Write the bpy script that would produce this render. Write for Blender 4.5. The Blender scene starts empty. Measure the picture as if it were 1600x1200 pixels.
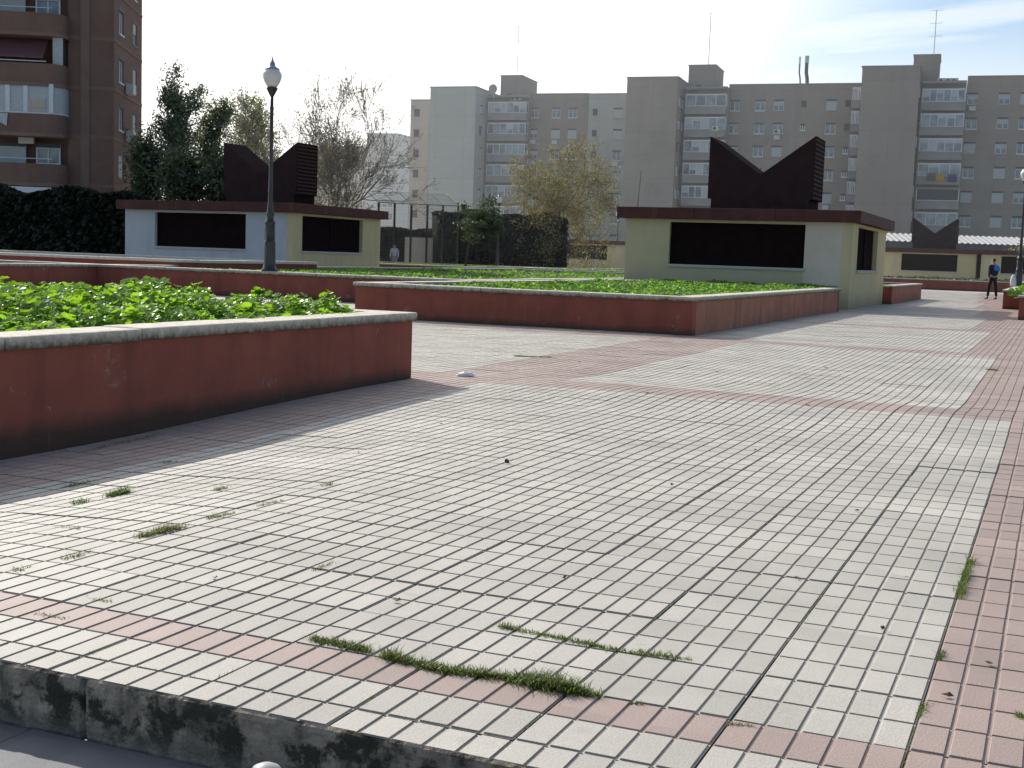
import bpy, bmesh, math, random
from mathutils import Vector, Matrix, Quaternion, noise
random.seed(7)
R = math.radians
C = bpy.context.scene.collection
sc = bpy.context.scene

# ------------------------------------------------------------------ camera model (metres, plaza level z = 0)
YAW, PIT, ROLL, FPX, EYE = 0.40, -0.09984, -0.03377, 2000.0, 1.12
def cam_axes():
    cy, sy, cp, sp, cr, sr = math.cos(YAW), math.sin(YAW), math.cos(PIT), math.sin(PIT), math.cos(ROLL), math.sin(ROLL)
    f = Vector((-sy*cp, cy*cp, sp)); r = Vector((cy, sy, 0)); d = f.cross(r)
    return cr*r + sr*d, -sr*r + cr*d, f
AX, AY, AZ = cam_axes()
EYEV = Vector((0, 0, EYE))
def ray(x, y): return AX*((x-800)/FPX) + AY*((y-600)/FPX) + AZ
def onz(x, y, z=0.0):
    d = ray(x, y); return EYEV + d*((z-EYE)/d.z)
def onx(x, y, X):
    d = ray(x, y); return EYEV + d*(X/d.x)
def ony(x, y, Y):
    d = ray(x, y); return EYEV + d*(Y/d.y)
def dep(x, y, D): return EYEV + ray(x, y)*D

cd = bpy.data.cameras.new('camera'); cam = bpy.data.objects.new('camera', cd); C.objects.link(cam)
cd.sensor_width = 36; cd.lens = FPX/1600*36; cd.clip_end = 5000; cd.clip_start = .05
M = Matrix((AX, -AY, -AZ)).transposed().to_4x4(); M.translation = EYEV
cam.matrix_world = M; sc.camera = cam

# ------------------------------------------------------------------ tagging helpers
def tag(o, label=None, cat=None, group=None, kind=None):
    if label: o['label'] = label
    if cat: o['category'] = cat
    if group: o['group'] = group
    if kind: o['kind'] = kind
    return o
def thing(name, label, cat, loc=(0, 0, 0), rotz=0, group=None):
    o = bpy.data.objects.new(name, None); C.objects.link(o)
    o.empty_display_size = .3
    o.location = loc; o.rotation_euler = (0, 0, rotz)
    return tag(o, label, cat, group)
def copy_tree(o, parent=None):
    c = o.copy(); C.objects.link(c); c.parent = parent
    for ch in list(o.children): copy_tree(ch, c)
    return c

# ------------------------------------------------------------------ materials
def nodes(m): m.use_nodes = True; nt = m.node_tree; return nt, nt.nodes, nt.links
def mat(name, col, rough=.8, var=.12, scale=3.0, bump=0.0, bscale=40.0, stain=None, stain_amt=.0, stain_scale=2.0, spec=.3, metal=0.0, detail=6):
    m = bpy.data.materials.new(name); nt, N, L = nodes(m); b = N['Principled BSDF']
    b.inputs['Roughness'].default_value = rough; b.inputs['Metallic'].default_value = metal
    b.inputs['Specular IOR Level'].default_value = spec
    tc = N.new('ShaderNodeTexCoord')
    n1 = N.new('ShaderNodeTexNoise'); n1.inputs['Scale'].default_value = scale; n1.inputs['Detail'].default_value = detail; n1.inputs['Roughness'].default_value = .65
    L.new(tc.outputs['Object'], n1.inputs['Vector'])
    mr = N.new('ShaderNodeMapRange'); mr.inputs['From Min'].default_value = .3; mr.inputs['From Max'].default_value = .7
    mr.inputs['To Min'].default_value = 1-var; mr.inputs['To Max'].default_value = 1+var
    L.new(n1.outputs['Fac'], mr.inputs['Value'])
    vm = N.new('ShaderNodeVectorMath'); vm.operation = 'SCALE'; vm.inputs[0].default_value = col[:3]
    L.new(mr.outputs['Result'], vm.inputs['Scale'])
    out = vm.outputs['Vector']
    if stain:
        n2 = N.new('ShaderNodeTexNoise'); n2.inputs['Scale'].default_value = stain_scale; n2.inputs['Detail'].default_value = 9; n2.inputs['Roughness'].default_value = .7
        L.new(tc.outputs['Object'], n2.inputs['Vector'])
        m2 = N.new('ShaderNodeMapRange'); m2.inputs['From Min'].default_value = .56; m2.inputs['From Max'].default_value = .66; m2.inputs['To Max'].default_value = stain_amt
        L.new(n2.outputs['Fac'], m2.inputs['Value'])
        mx = N.new('ShaderNodeMix'); mx.data_type = 'RGBA'; mx.inputs['B'].default_value = (*stain, 1)
        L.new(m2.outputs['Result'], mx.inputs['Factor']); L.new(out, mx.inputs['A']); out = mx.outputs['Result']
    L.new(out, b.inputs['Base Color'])
    if bump:
        n3 = N.new('ShaderNodeTexNoise'); n3.inputs['Scale'].default_value = bscale; n3.inputs['Detail'].default_value = 4
        L.new(tc.outputs['Object'], n3.inputs['Vector'])
        bp = N.new('ShaderNodeBump'); bp.inputs['Strength'].default_value = bump; bp.inputs['Distance'].default_value = .01
        L.new(n3.outputs['Fac'], bp.inputs['Height']); L.new(bp.outputs['Normal'], b.inputs['Normal'])
    return m
def zmix(m, col, z0, z1, amt=.8, nscale=2.0, spread=.3):
    """blend a second colour in towards low z (damp, dirt splash) or high z, broken up by noise"""
    nt, N, L = nodes(m); b = N['Principled BSDF']; src = b.inputs['Base Color'].links[0].from_socket
    g = N.new('ShaderNodeNewGeometry'); sx = N.new('ShaderNodeSeparateXYZ'); L.new(g.outputs['Position'], sx.inputs[0])
    nz = N.new('ShaderNodeTexNoise'); nz.inputs['Scale'].default_value = nscale; nz.inputs['Detail'].default_value = 8; nz.inputs['Roughness'].default_value = .7
    L.new(g.outputs['Position'], nz.inputs['Vector'])
    ad = N.new('ShaderNodeMath'); ad.operation = 'MULTIPLY_ADD'; ad.inputs[1].default_value = spread; L.new(nz.outputs['Fac'], ad.inputs[0]); L.new(sx.outputs['Z'], ad.inputs[2])
    mr = N.new('ShaderNodeMapRange'); mr.inputs['From Min'].default_value = z0+spread*.5; mr.inputs['From Max'].default_value = z1+spread*.5
    mr.inputs['To Min'].default_value = amt; mr.inputs['To Max'].default_value = 0; L.new(ad.outputs[0], mr.inputs['Value'])
    mx = N.new('ShaderNodeMix'); mx.data_type = 'RGBA'; mx.inputs['B'].default_value = (*col, 1)
    L.new(mr.outputs['Result'], mx.inputs['Factor']); L.new(src, mx.inputs['A']); L.new(mx.outputs['Result'], b.inputs['Base Color'])
    return m
def streak(m, col, amt=.5, sx=5.0, sz=.35, lo=.56, hi=.66):
    """vertical run-off streaks"""
    nt, N, L = nodes(m); b = N['Principled BSDF']; src = b.inputs['Base Color'].links[0].from_socket
    g = N.new('ShaderNodeNewGeometry'); mp = N.new('ShaderNodeMapping'); mp.inputs['Scale'].default_value = (sx, sx, sz); L.new(g.outputs['Position'], mp.inputs['Vector'])
    nz = N.new('ShaderNodeTexNoise'); nz.inputs['Scale'].default_value = 1; nz.inputs['Detail'].default_value = 7; nz.inputs['Roughness'].default_value = .65; L.new(mp.outputs[0], nz.inputs['Vector'])
    mr = N.new('ShaderNodeMapRange'); mr.inputs['From Min'].default_value = lo; mr.inputs['From Max'].default_value = hi; mr.inputs['To Max'].default_value = amt; L.new(nz.outputs['Fac'], mr.inputs['Value'])
    mx = N.new('ShaderNodeMix'); mx.data_type = 'RGBA'; mx.inputs['B'].default_value = (*col, 1); L.new(mr.outputs['Result'], mx.inputs['Factor']); L.new(src, mx.inputs['A']); L.new(mx.outputs['Result'], b.inputs['Base Color']); return m
def panels(m, w=4.2, h=2.8, dark=.82):
    """faint storey-high panel joints on a rendered facade"""
    nt, N, L = nodes(m); b = N['Principled BSDF']; src = b.inputs['Base Color'].links[0].from_socket
    tc = N.new('ShaderNodeTexCoord'); s_ = N.new('ShaderNodeSeparateXYZ'); L.new(tc.outputs['Object'], s_.inputs[0]); a = N.new('ShaderNodeMath'); a.operation = 'ADD'; L.new(s_.outputs['X'], a.inputs[0]); L.new(s_.outputs['Y'], a.inputs[1])
    c = N.new('ShaderNodeCombineXYZ'); L.new(a.outputs[0], c.inputs['X']); L.new(s_.outputs['Z'], c.inputs['Y'])
    t = N.new('ShaderNodeTexBrick'); t.offset = 0; t.inputs['Scale'].default_value = 1; t.inputs['Brick Width'].default_value = w; t.inputs['Row Height'].default_value = h; t.inputs['Mortar Size'].default_value = .035
    t.inputs['Color1'].default_value = (1, 1, 1, 1); t.inputs['Color2'].default_value = (.93, .93, .94, 1); t.inputs['Mortar'].default_value = (dark, dark, dark, 1); L.new(c.outputs[0], t.inputs['Vector'])
    mx = N.new('ShaderNodeMix'); mx.data_type = 'RGBA'; mx.blend_type = 'MULTIPLY'; mx.inputs['Factor'].default_value = 1; L.new(src, mx.inputs['A']); L.new(t.outputs['Color'], mx.inputs['B']); L.new(mx.outputs['Result'], b.inputs['Base Color']); return m
def leafmat(name, col, tcol, mixf=.5, var=.35, gloss=.08, scale=2.0):
    m = bpy.data.materials.new(name); nt, N, L = nodes(m); N.remove(N['Principled BSDF']); out = N['Material Output']
    g = N.new('ShaderNodeNewGeometry')
    nz = N.new('ShaderNodeTexNoise'); nz.inputs['Scale'].default_value = scale; nz.inputs['Detail'].default_value = 3
    L.new(g.outputs['Position'], nz.inputs['Vector'])
    rp = N.new('ShaderNodeMath'); rp.operation = 'ADD'; L.new(nz.outputs['Fac'], rp.inputs[0]); L.new(g.outputs['Random Per Island'], rp.inputs[1])
    mr = N.new('ShaderNodeMapRange'); mr.inputs['From Min'].default_value = .4; mr.inputs['From Max'].default_value = 1.6
    mr.inputs['To Min'].default_value = 1-var; mr.inputs['To Max'].default_value = 1+var; L.new(rp.outputs[0], mr.inputs['Value'])
    def sc_(c):
        v = N.new('ShaderNodeVectorMath'); v.operation = 'SCALE'; v.inputs[0].default_value = c; L.new(mr.outputs['Result'], v.inputs['Scale']); return v.outputs['Vector']
    d = N.new('ShaderNodeBsdfDiffuse'); t = N.new('ShaderNodeBsdfTranslucent'); L.new(sc_(col), d.inputs['Color']); L.new(sc_(tcol), t.inputs['Color'])
    x = N.new('ShaderNodeMixShader'); x.inputs[0].default_value = mixf; L.new(d.outputs[0], x.inputs[1]); L.new(t.outputs[0], x.inputs[2])
    gl = N.new('ShaderNodeBsdfGlossy'); gl.inputs['Roughness'].default_value = .38; gl.inputs['Color'].default_value = (.8, .85, .8, 1)
    y = N.new('ShaderNodeMixShader'); y.inputs[0].default_value = gloss; L.new(x.outputs[0], y.inputs[1]); L.new(gl.outputs[0], y.inputs[2])
    L.new(y.outputs[0], out.inputs['Surface']); return m

GX0, GY0, PX, PY = -.249, 3.05, .0846, .19
def paving_mat(name, col, rough=.7, far=False):
    """concrete paver pads: a tint of its own for every pad, speckle, wear and stains"""
    m = bpy.data.materials.new(name); nt, N, L = nodes(m); b = N['Principled BSDF']; b.inputs['Roughness'].default_value = rough; b.inputs['Specular IOR Level'].default_value = .35
    g = N.new('ShaderNodeNewGeometry')
    def cell(px, py):
        v = N.new('ShaderNodeVectorMath'); v.operation = 'SUBTRACT'; v.inputs[1].default_value = (GX0, GY0, 0); L.new(g.outputs['Position'], v.inputs[0])
        d = N.new('ShaderNodeVectorMath'); d.operation = 'DIVIDE'; d.inputs[1].default_value = (px, py, 1e6); L.new(v.outputs[0], d.inputs[0])
        f = N.new('ShaderNodeVectorMath'); f.operation = 'FLOOR'; L.new(d.outputs[0], f.inputs[0])
        w = N.new('ShaderNodeTexWhiteNoise'); L.new(f.outputs[0], w.inputs['Vector']); fr = N.new('ShaderNodeVectorMath'); fr.operation = 'FRACTION'; L.new(d.outputs[0], fr.inputs[0])
        return w.outputs['Value'], fr.outputs[0]
    wp, frp = cell(PX, PY); ws, frs = cell(PX*5, PY*2)
    n1 = N.new('ShaderNodeTexNoise'); n1.inputs['Scale'].default_value = 1.1; n1.inputs['Detail'].default_value = 6; n1.inputs['Roughness'].default_value = .6; L.new(g.outputs['Position'], n1.inputs['Vector'])
    n2 = N.new('ShaderNodeTexNoise'); n2.inputs['Scale'].default_value = 160; n2.inputs['Detail'].default_value = 3; L.new(g.outputs['Position'], n2.inputs['Vector'])
    def lin(sock, a, base):
        x = N.new('ShaderNodeMath'); x.operation = 'MULTIPLY_ADD'; x.inputs[1].default_value = a; x.inputs[2].default_value = base; L.new(sock, x.inputs[0]); return x.outputs[0]
    def mul(a, c):
        x = N.new('ShaderNodeMath'); x.operation = 'MULTIPLY'; L.new(a, x.inputs[0]); L.new(c, x.inputs[1]); return x.outputs[0]
    f = mul(mul(lin(wp, .13, .935), lin(ws, .14, .93)), mul(lin(n1.outputs['Fac'], .6, .70), lin(n2.outputs['Fac'], .55, .725)))
    v = N.new('ShaderNodeVectorMath'); v.operation = 'SCALE'; v.inputs[0].default_value = col; L.new(f, v.inputs['Scale'])
    # sparse dark stains and lichen
    n4 = N.new('ShaderNodeTexNoise'); n4.inputs['Scale'].default_value = 5.5; n4.inputs['Detail'].default_value = 8; n4.inputs['Roughness'].default_value = .72; L.new(g.outputs['Position'], n4.inputs['Vector'])
    mr = N.new('ShaderNodeMapRange'); mr.inputs['From Min'].default_value = .6; mr.inputs['From Max'].default_value = .74; mr.inputs['To Max'].default_value = .4; L.new(n4.outputs['Fac'], mr.inputs['Value'])
    mx = N.new('ShaderNodeMix'); mx.data_type = 'RGBA'; mx.inputs['B'].default_value = (.20, .19, .15, 1); L.new(mr.outputs['Result'], mx.inputs['Factor']); L.new(v.outputs[0], mx.inputs['A'])
    last = mx.outputs['Result']
    for vs_, th, am, cc_ in ((3.1, .045, .75, (.12, .11, .10, 1)), (17, .06, .45, (.22, .20, .17, 1))):
        vo = N.new('ShaderNodeTexVoronoi'); vo.inputs['Scale'].default_value = vs_; L.new(g.outputs['Position'], vo.inputs['Vector'])
        q1 = N.new('ShaderNodeMapRange'); q1.inputs['From Min'].default_value = th; q1.inputs['From Max'].default_value = th*.55; q1.inputs['To Max'].default_value = am; L.new(vo.outputs['Distance'], q1.inputs['Value'])
        sp = N.new('ShaderNodeSeparateColor'); L.new(vo.outputs['Color'], sp.inputs[0]); q2 = N.new('ShaderNodeMath'); q2.operation = 'GREATER_THAN'; q2.inputs[1].default_value = .55; L.new(sp.outputs[0], q2.inputs[0])
        mq = N.new('ShaderNodeMix'); mq.data_type = 'RGBA'; mq.inputs['B'].default_value = cc_; L.new(mul(q1.outputs['Result'], q2.outputs[0]), mq.inputs['Factor']); L.new(last, mq.inputs['A']); last = mq.outputs['Result']
    if far:   # pads drawn by the shader where the mesh has none
        s = N.new('ShaderNodeSeparateXYZ'); L.new(frp, s.inputs[0])
        def edge(sock, w):
            a = N.new('ShaderNodeMath'); a.operation = 'LESS_THAN'; a.inputs[1].default_value = w; L.new(sock, a.inputs[0]); return a.outputs[0]
        mm = N.new('ShaderNodeMath'); mm.operation = 'MAXIMUM'; L.new(edge(s.outputs['X'], .10), mm.inputs[0]); L.new(edge(s.outputs['Y'], .045), mm.inputs[1])
        m3 = N.new('ShaderNodeMix'); m3.data_type = 'RGBA'; m3.inputs['B'].default_value = (col[0]*.45, col[1]*.45, col[2]*.45, 1); L.new(mm.outputs[0], m3.inputs['Factor']); L.new(last, m3.inputs['A']); last = m3.outputs['Result']
    L.new(last, b.inputs['Base Color'])
    bp = N.new('ShaderNodeBump'); bp.inputs['Strength'].default_value = .35; bp.inputs['Distance'].default_value = .004; L.new(n2.outputs['Fac'], bp.inputs['Height']); L.new(bp.outputs['Normal'], b.inputs['Normal'])
    return m

CREAM = (.458, .428, .378); PINK = (.360, .272, .240)
M_cream = paving_mat('paving_cream', CREAM); M_pink = paving_mat('paving_pink', PINK)
M_side = mat('groove_shade', (.26, .235, .20), .95, .25, 8)  # shade painted on the pad sides facing the camera and away from the sun
M_far = paving_mat('paving_far', CREAM, far=True)
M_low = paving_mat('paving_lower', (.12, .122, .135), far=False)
def joint_mat():
    m = bpy.data.materials.new('joint_mortar'); nt, N, L = nodes(m); b = N['Principled BSDF']; b.inputs['Roughness'].default_value = .95
    g = N.new('ShaderNodeNewGeometry'); v = N.new('ShaderNodeVectorMath'); v.operation = 'SUBTRACT'; v.inputs[1].default_value = (GX0, GY0, 0); L.new(g.outputs['Position'], v.inputs[0])
    d = N.new('ShaderNodeVectorMath'); d.operation = 'DIVIDE'; d.inputs[1].default_value = (PX*5, PY*2, 1); L.new(v.outputs[0], d.inputs[0])
    ad = N.new('ShaderNodeVectorMath'); ad.operation = 'ADD'; ad.inputs[1].default_value = (.5, .5, 0); L.new(d.outputs[0], ad.inputs[0])
    f = N.new('ShaderNodeVectorMath'); f.operation = 'FRACTION'; L.new(ad.outputs[0], f.inputs[0]); s = N.new('ShaderNodeSeparateXYZ'); L.new(f.outputs[0], s.inputs[0])
    def near(sock, w):
        a = N.new('ShaderNodeMath'); a.operation = 'SUBTRACT'; a.inputs[1].default_value = .5; L.new(sock, a.inputs[0])
        c = N.new('ShaderNodeMath'); c.operation = 'ABSOLUTE'; L.new(a.outputs[0], c.inputs[0]); e = N.new('ShaderNodeMath'); e.operation = 'LESS_THAN'; e.inputs[1].default_value = w; L.new(c.outputs[0], e.inputs[0]); return e.outputs[0]
    mm = N.new('ShaderNodeMath'); mm.operation = 'MAXIMUM'; L.new(near(s.outputs['X'], .03), mm.inputs[0]); L.new(near(s.outputs['Y'], .03), mm.inputs[1])
    nz = N.new('ShaderNodeTexNoise'); nz.inputs['Scale'].default_value = 2.2; nz.inputs['Detail'].default_value = 6; L.new(g.outputs['Position'], nz.inputs['Vector'])
    cr = N.new('ShaderNodeValToRGB'); cr.color_ramp.elements[0].position = .42; cr.color_ramp.elements[0].color = (.15, .14, .12, 1); cr.color_ramp.elements[1].position = .62; cr.color_ramp.elements[1].color = (.08, .10, .035, 1); L.new(nz.outputs['Fac'], cr.inputs[0])
    mx = N.new('ShaderNodeMix'); mx.data_type = 'RGBA'; mx.inputs['A'].default_value = (.34, .32, .29, 1); L.new(mm.outputs[0], mx.inputs['Factor']); L.new(cr.outputs[0], mx.inputs['B']); L.new(mx.outputs['Result'], b.inputs['Base Color'])
    return m
M_joint = joint_mat()
M_riser = mat('riser_concrete', (.31, .25, .19), .95, .45, 12, 1.0, 60, stain=(.028, .027, .018), stain_amt=.93, stain_scale=7)
for n_ in M_riser.node_tree.nodes:
    if n_.type == 'MAP_RANGE' and abs(n_.inputs['From Min'].default_value-.56) < 1e-4: n_.inputs['From Min'].default_value = .49; n_.inputs['From Max'].default_value = .56
streak(M_riser, (.05, .045, .035), .6, 14, 2.5, .48, .62); zmix(M_riser, (.21, .19, .16), -.16, -.10, .7, 9, .06)
M_red = mat('terracotta_render', (.27, .080, .054), .9, .16, 2, .35, 90, stain=(.33, .22, .18), stain_amt=.6, stain_scale=3.3)
M_redl = mat('terracotta_render_bounce_lit', (.36, .15, .095), .9, .2, 2, .35, 90, stain=(.36, .24, .19), stain_amt=.5, stain_scale=2.3)  # lighter copy of the terracotta: light bounced off the paving painted into the colour
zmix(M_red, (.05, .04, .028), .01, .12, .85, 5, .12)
for n_ in M_red.node_tree.nodes:
    if n_.type == 'MAP_RANGE' and abs(n_.inputs['From Min'].default_value-.56) < 1e-4: n_.inputs['From Min'].default_value = .615; n_.inputs['From Max'].default_value = .65
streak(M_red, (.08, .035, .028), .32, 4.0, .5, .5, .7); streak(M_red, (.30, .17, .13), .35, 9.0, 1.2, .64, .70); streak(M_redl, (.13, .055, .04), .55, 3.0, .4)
M_coping = mat('coping_stone', (.68, .61, .50), .85, .14, 10, .5, 70)
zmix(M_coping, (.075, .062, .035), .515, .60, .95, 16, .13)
M_soil = mat('soil', (.07, .055, .035), .95, .4, 6, .5, 30)
M_wallc = mat('cream_render', (.60, .50, .28), .9, .06, 1.5, .2, 60, stain=(.40, .38, .28), stain_amt=.25, stain_scale=1.5)
zmix(M_wallc, (.25, .21, .15), .02, .45, .6, 2.5, .5)
M_wallw = mat('white_render', (.50, .52, .53), .9, .06, 1.5, .2, 60, stain=(.42, .42, .38), stain_amt=.25, stain_scale=1.5)
M_walla = mat('olive_render', (.52, .46, .28), .9, .07, 1.2, .2, 60, stain=(.28, .28, .24), stain_amt=.4, stain_scale=1.2); zmix(M_walla, (.28, .26, .23), .1, 1.2, .7, 1.5, .6)
M_pier = mat('pale_pier', (.60, .52, .41), .9, .06, 1.5, .2, 60, stain=(.34, .31, .27), stain_amt=.4, stain_scale=1.3)
M_vside = mat('vent_side_sheet', (.055, .024, .02), .9, .25, 4)
M_shut = mat('brown_louvre', (.020, .012, .011), .95, .2, 5, spec=.05)
M_fascia = mat('oxide_fascia', (.085, .030, .024), .75, .22, 2.5, .2, 30)
streak(M_fascia, (.16, .075, .05), .5, 3, 1); streak(M_wallc, (.30, .27, .20), .3, 2.2, .3, .52, .66); streak(M_wallw, (.30, .31, .31), .3, 2.2, .3, .52, .66)
M_vroof = mat('oxide_roof_sheet', (.034, .017, .016), .95, .25, 3, .2, 30)
M_steelp = mat('worn_steel', (.36, .36, .35), .45, .2, 40, spec=.4)
M_iron = mat('painted_iron', (.022, .018, .018), .35, .2, 12, spec=.6)
M_steel = mat('zinc_cap', (.24, .29, .35), .35, .15, 9, spec=.6, metal=.3)
M_globe = mat('milk_globe', (.72, .68, .62), .35, .06, 3, spec=.5)
M_bark = mat('bark', (.09, .07, .055), .95, .3, 12, .6, 40)
M_barkp = mat('bark_pale', (.21, .18, .15), .95, .3, 12, .6, 40)
M_leafmallow = leafmat('mallow_leaf', (.05, .14, .02), (.33, .60, .03), .52, .35, .07)
M_leaflawn = leafmat('lawn_leaf', (.07, .17, .02), (.22, .46, .03), .5, .35, .04)
M_grass = leafmat('grass_blade', (.08, .13, .03), (.20, .30, .05), .45, .4, .03)
M_dry = leafmat('dry_blade', (.20, .17, .08), (.24, .19, .08), .4, .4, .03)
M_ldark = leafmat('leaf_dark', (.035, .05, .022), (.09, .13, .035), .35, .5, .06)
M_lpop = leafmat('leaf_poplar', (.09, .115, .06), (.21, .25, .10), .45, .45, .10)
M_lyel = leafmat('leaf_yellowing', (.17, .15, .06), (.30, .26, .09), .45, .5, .04)
M_lbrown = leafmat('leaf_brown', (.17, .15, .10), (.26, .23, .14), .45, .4, .04)
M_lbright = leafmat('leaf_bright', (.13, .19, .05), (.28, .34, .09), .45, .35, .05)
M_hedge = leafmat('hedge_leaf', (.015, .022, .014), (.012, .020, .009), .2, .5, .03)
M_bwall = mat('grey_render', (.30, .255, .215), .95, .09, .12, .0, 40, stain=(.17, .16, .15), stain_amt=.35, stain_scale=.25)
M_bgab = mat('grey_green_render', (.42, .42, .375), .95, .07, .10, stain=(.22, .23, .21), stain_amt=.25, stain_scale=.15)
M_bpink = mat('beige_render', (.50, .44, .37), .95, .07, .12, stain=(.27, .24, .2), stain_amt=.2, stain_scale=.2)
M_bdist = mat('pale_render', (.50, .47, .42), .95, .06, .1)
panels(M_bwall); panels(M_bgab); panels(M_bpink); streak(M_bwall, (.19, .175, .165), .4, .6, .06); streak(M_bgab, (.30, .31, .29), .4, .5, .05)
M_slab = mat('balcony_slab', (.27, .255, .245), .95, .15, .5)
M_brick = mat('brown_brick', (.19, .115, .088), .92, .13, .8, stain=(.10, .05, .038), stain_amt=.4, stain_scale=.4)
streak(M_brick, (.09, .06, .05), .4, .8, .1)
M_brickb = mat('brick_band', (.215, .14, .11), .92, .12, 1)
M_frame = mat('white_frame', (.62, .63, .64), .5, .08, 3)
M_shade = mat('roller_shutter', (.44, .46, .46), .6, .10, 5)
M_dark = mat('dark_recess', (.06, .062, .068), .6, .2, 2)
M_awn = mat('awning_red', (.16, .075, .08), .85, .12, 3)
M_ac = mat('ac_white', (.55, .54, .50), .5, .1, 5)
M_metal = mat('galvanised', (.42, .43, .44), .4, .12, 6, spec=.5, metal=.5)
M_sheet = mat('corrugated_zinc', (.5, .5, .5), .35, .08, 4, spec=.5, metal=.2)
M_orange = mat('orange_board', (.42, .15, .05), .8, .15, 2)
def glassmat():
    m = bpy.data.materials.new('window_glass'); nt, N, L = nodes(m); b = N['Principled BSDF']
    g = N.new('ShaderNodeTexCoord'); nz = N.new('ShaderNodeTexNoise'); nz.inputs['Scale'].default_value = .8; L.new(g.outputs['Object'], nz.inputs['Vector'])
    cr = N.new('ShaderNodeValToRGB'); cr.color_ramp.elements[0].position = .35; cr.color_ramp.elements[0].color = (.07, .09, .115, 1); cr.color_ramp.elements[1].position = .65; cr.color_ramp.elements[1].color = (.24, .29, .34, 1)
    L.new(nz.outputs['Fac'], cr.inputs[0]); L.new(cr.outputs[0], b.inputs['Base Color']); b.inputs['Roughness'].default_value = .12; b.inputs['Specular IOR Level'].default_value = .8; return m
M_glass = glassmat()

# ------------------------------------------------------------------ mesh builder
class MB:
    def __init__(s): s.v = []; s.f = []; s.m = []; s.mats = []
    def mi(s, m):
        if m not in s.mats: s.mats.append(m)
        return s.mats.index(m)
    def add(s, vs, fs, m):
        b = len(s.v); k = s.mi(m); s.v += [tuple(v) for v in vs]
        for f in fs: s.f.append(tuple(b+i for i in f)); s.m.append(k)
    def box(s, x0, x1, y0, y1, z0, z1, m):
        s.add([(x0, y0, z0), (x1, y0, z0), (x1, y1, z0), (x0, y1, z0), (x0, y0, z1), (x1, y0, z1), (x1, y1, z1), (x0, y1, z1)],
              [(0, 3, 2, 1), (4, 5, 6, 7), (0, 1, 5, 4), (1, 2, 6, 5), (2, 3, 7, 6), (3, 0, 4, 7)], m)
    def cbox(s, x0, x1, y0, y1, z0, z1, m, c=.015, j=0.0):
        bm = bmesh.new(); bmesh.ops.create_cube(bm, size=1)
        for v in bm.verts: v.co = Vector(((x0+x1)/2+v.co.x*(x1-x0), (y0+y1)/2+v.co.y*(y1-y0), (z0+z1)/2+v.co.z*(z1-z0)))
        bmesh.ops.bevel(bm, geom=bm.edges[:], offset=c, segments=2, affect='EDGES', profile=.6)
        if j:
            o = Vector((random.gauss(0, j), random.gauss(0, j), random.gauss(0, j)))
            for v in bm.verts: v.co += o
        bm.verts.index_update(); s.add([v.co[:] for v in bm.verts], [[v.index for v in f.verts] for f in bm.faces], m); bm.free()
    def tube(s, pts, rad, m, n=8, cap=True):
        pts = [Vector(p) for p in pts]; rings = []; b = len(s.v); k = s.mi(m); up = None
        for i, p in enumerate(pts):
            d = (pts[min(i+1, len(pts)-1)]-pts[max(i-1, 0)]).normalized()
            if up is None: up = d.orthogonal().normalized()
            up = (up-d*up.dot(d)); up = up.normalized() if up.length > 1e-6 else d.orthogonal().normalized()
            w = d.cross(up); r = rad[i] if hasattr(rad, '__len__') else rad
            for q in range(n):
                a = 2*math.pi*q/n; s.v.append(tuple(p+up*(math.cos(a)*r)+w*(math.sin(a)*r)))
        for i in range(len(pts)-1):
            for q in range(n):
                s.f.append((b+i*n+q, b+i*n+(q+1) % n, b+(i+1)*n+(q+1) % n, b+(i+1)*n+q)); s.m.append(k)
        if cap:
            s.f.append(tuple(b+q for q in reversed(range(n)))); s.m.append(k); s.f.append(tuple(b+(len(pts)-1)*n+q for q in range(n))); s.m.append(k)
    def lathe(s, prof, m, n=20, c=(0, 0)):
        b = len(s.v); k = s.mi(m)
        for r, z in prof:
            for q in range(n):
                a = 2*math.pi*q/n; s.v.append((c[0]+r*math.cos(a), c[1]+r*math.sin(a), z))
        for i in range(len(prof)-1):
            for q in range(n): s.f.append((b+i*n+q, b+i*n+(q+1) % n, b+(i+1)*n+(q+1) % n, b+(i+1)*n+q)); s.m.append(k)
        s.f.append(tuple(b+q for q in reversed(range(n)))); s.m.append(k); s.f.append(tuple(b+(len(prof)-1)*n+q for q in range(n))); s.m.append(k)
    def build(s, name, parent=None, smooth=False, loc=None):
        me = bpy.data.meshes.new(name); me.from_pydata(s.v, [], s.f)
        for m in s.mats: me.materials.append(m)
        me.polygons.foreach_set('material_index', s.m)
        if smooth: me.polygons.foreach_set('use_smooth', [True]*len(s.f))
        me.update(); o = bpy.data.objects.new(name, me); C.objects.link(o)
        if parent: o.parent = parent
        if loc: o.location = loc
        return o

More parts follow.
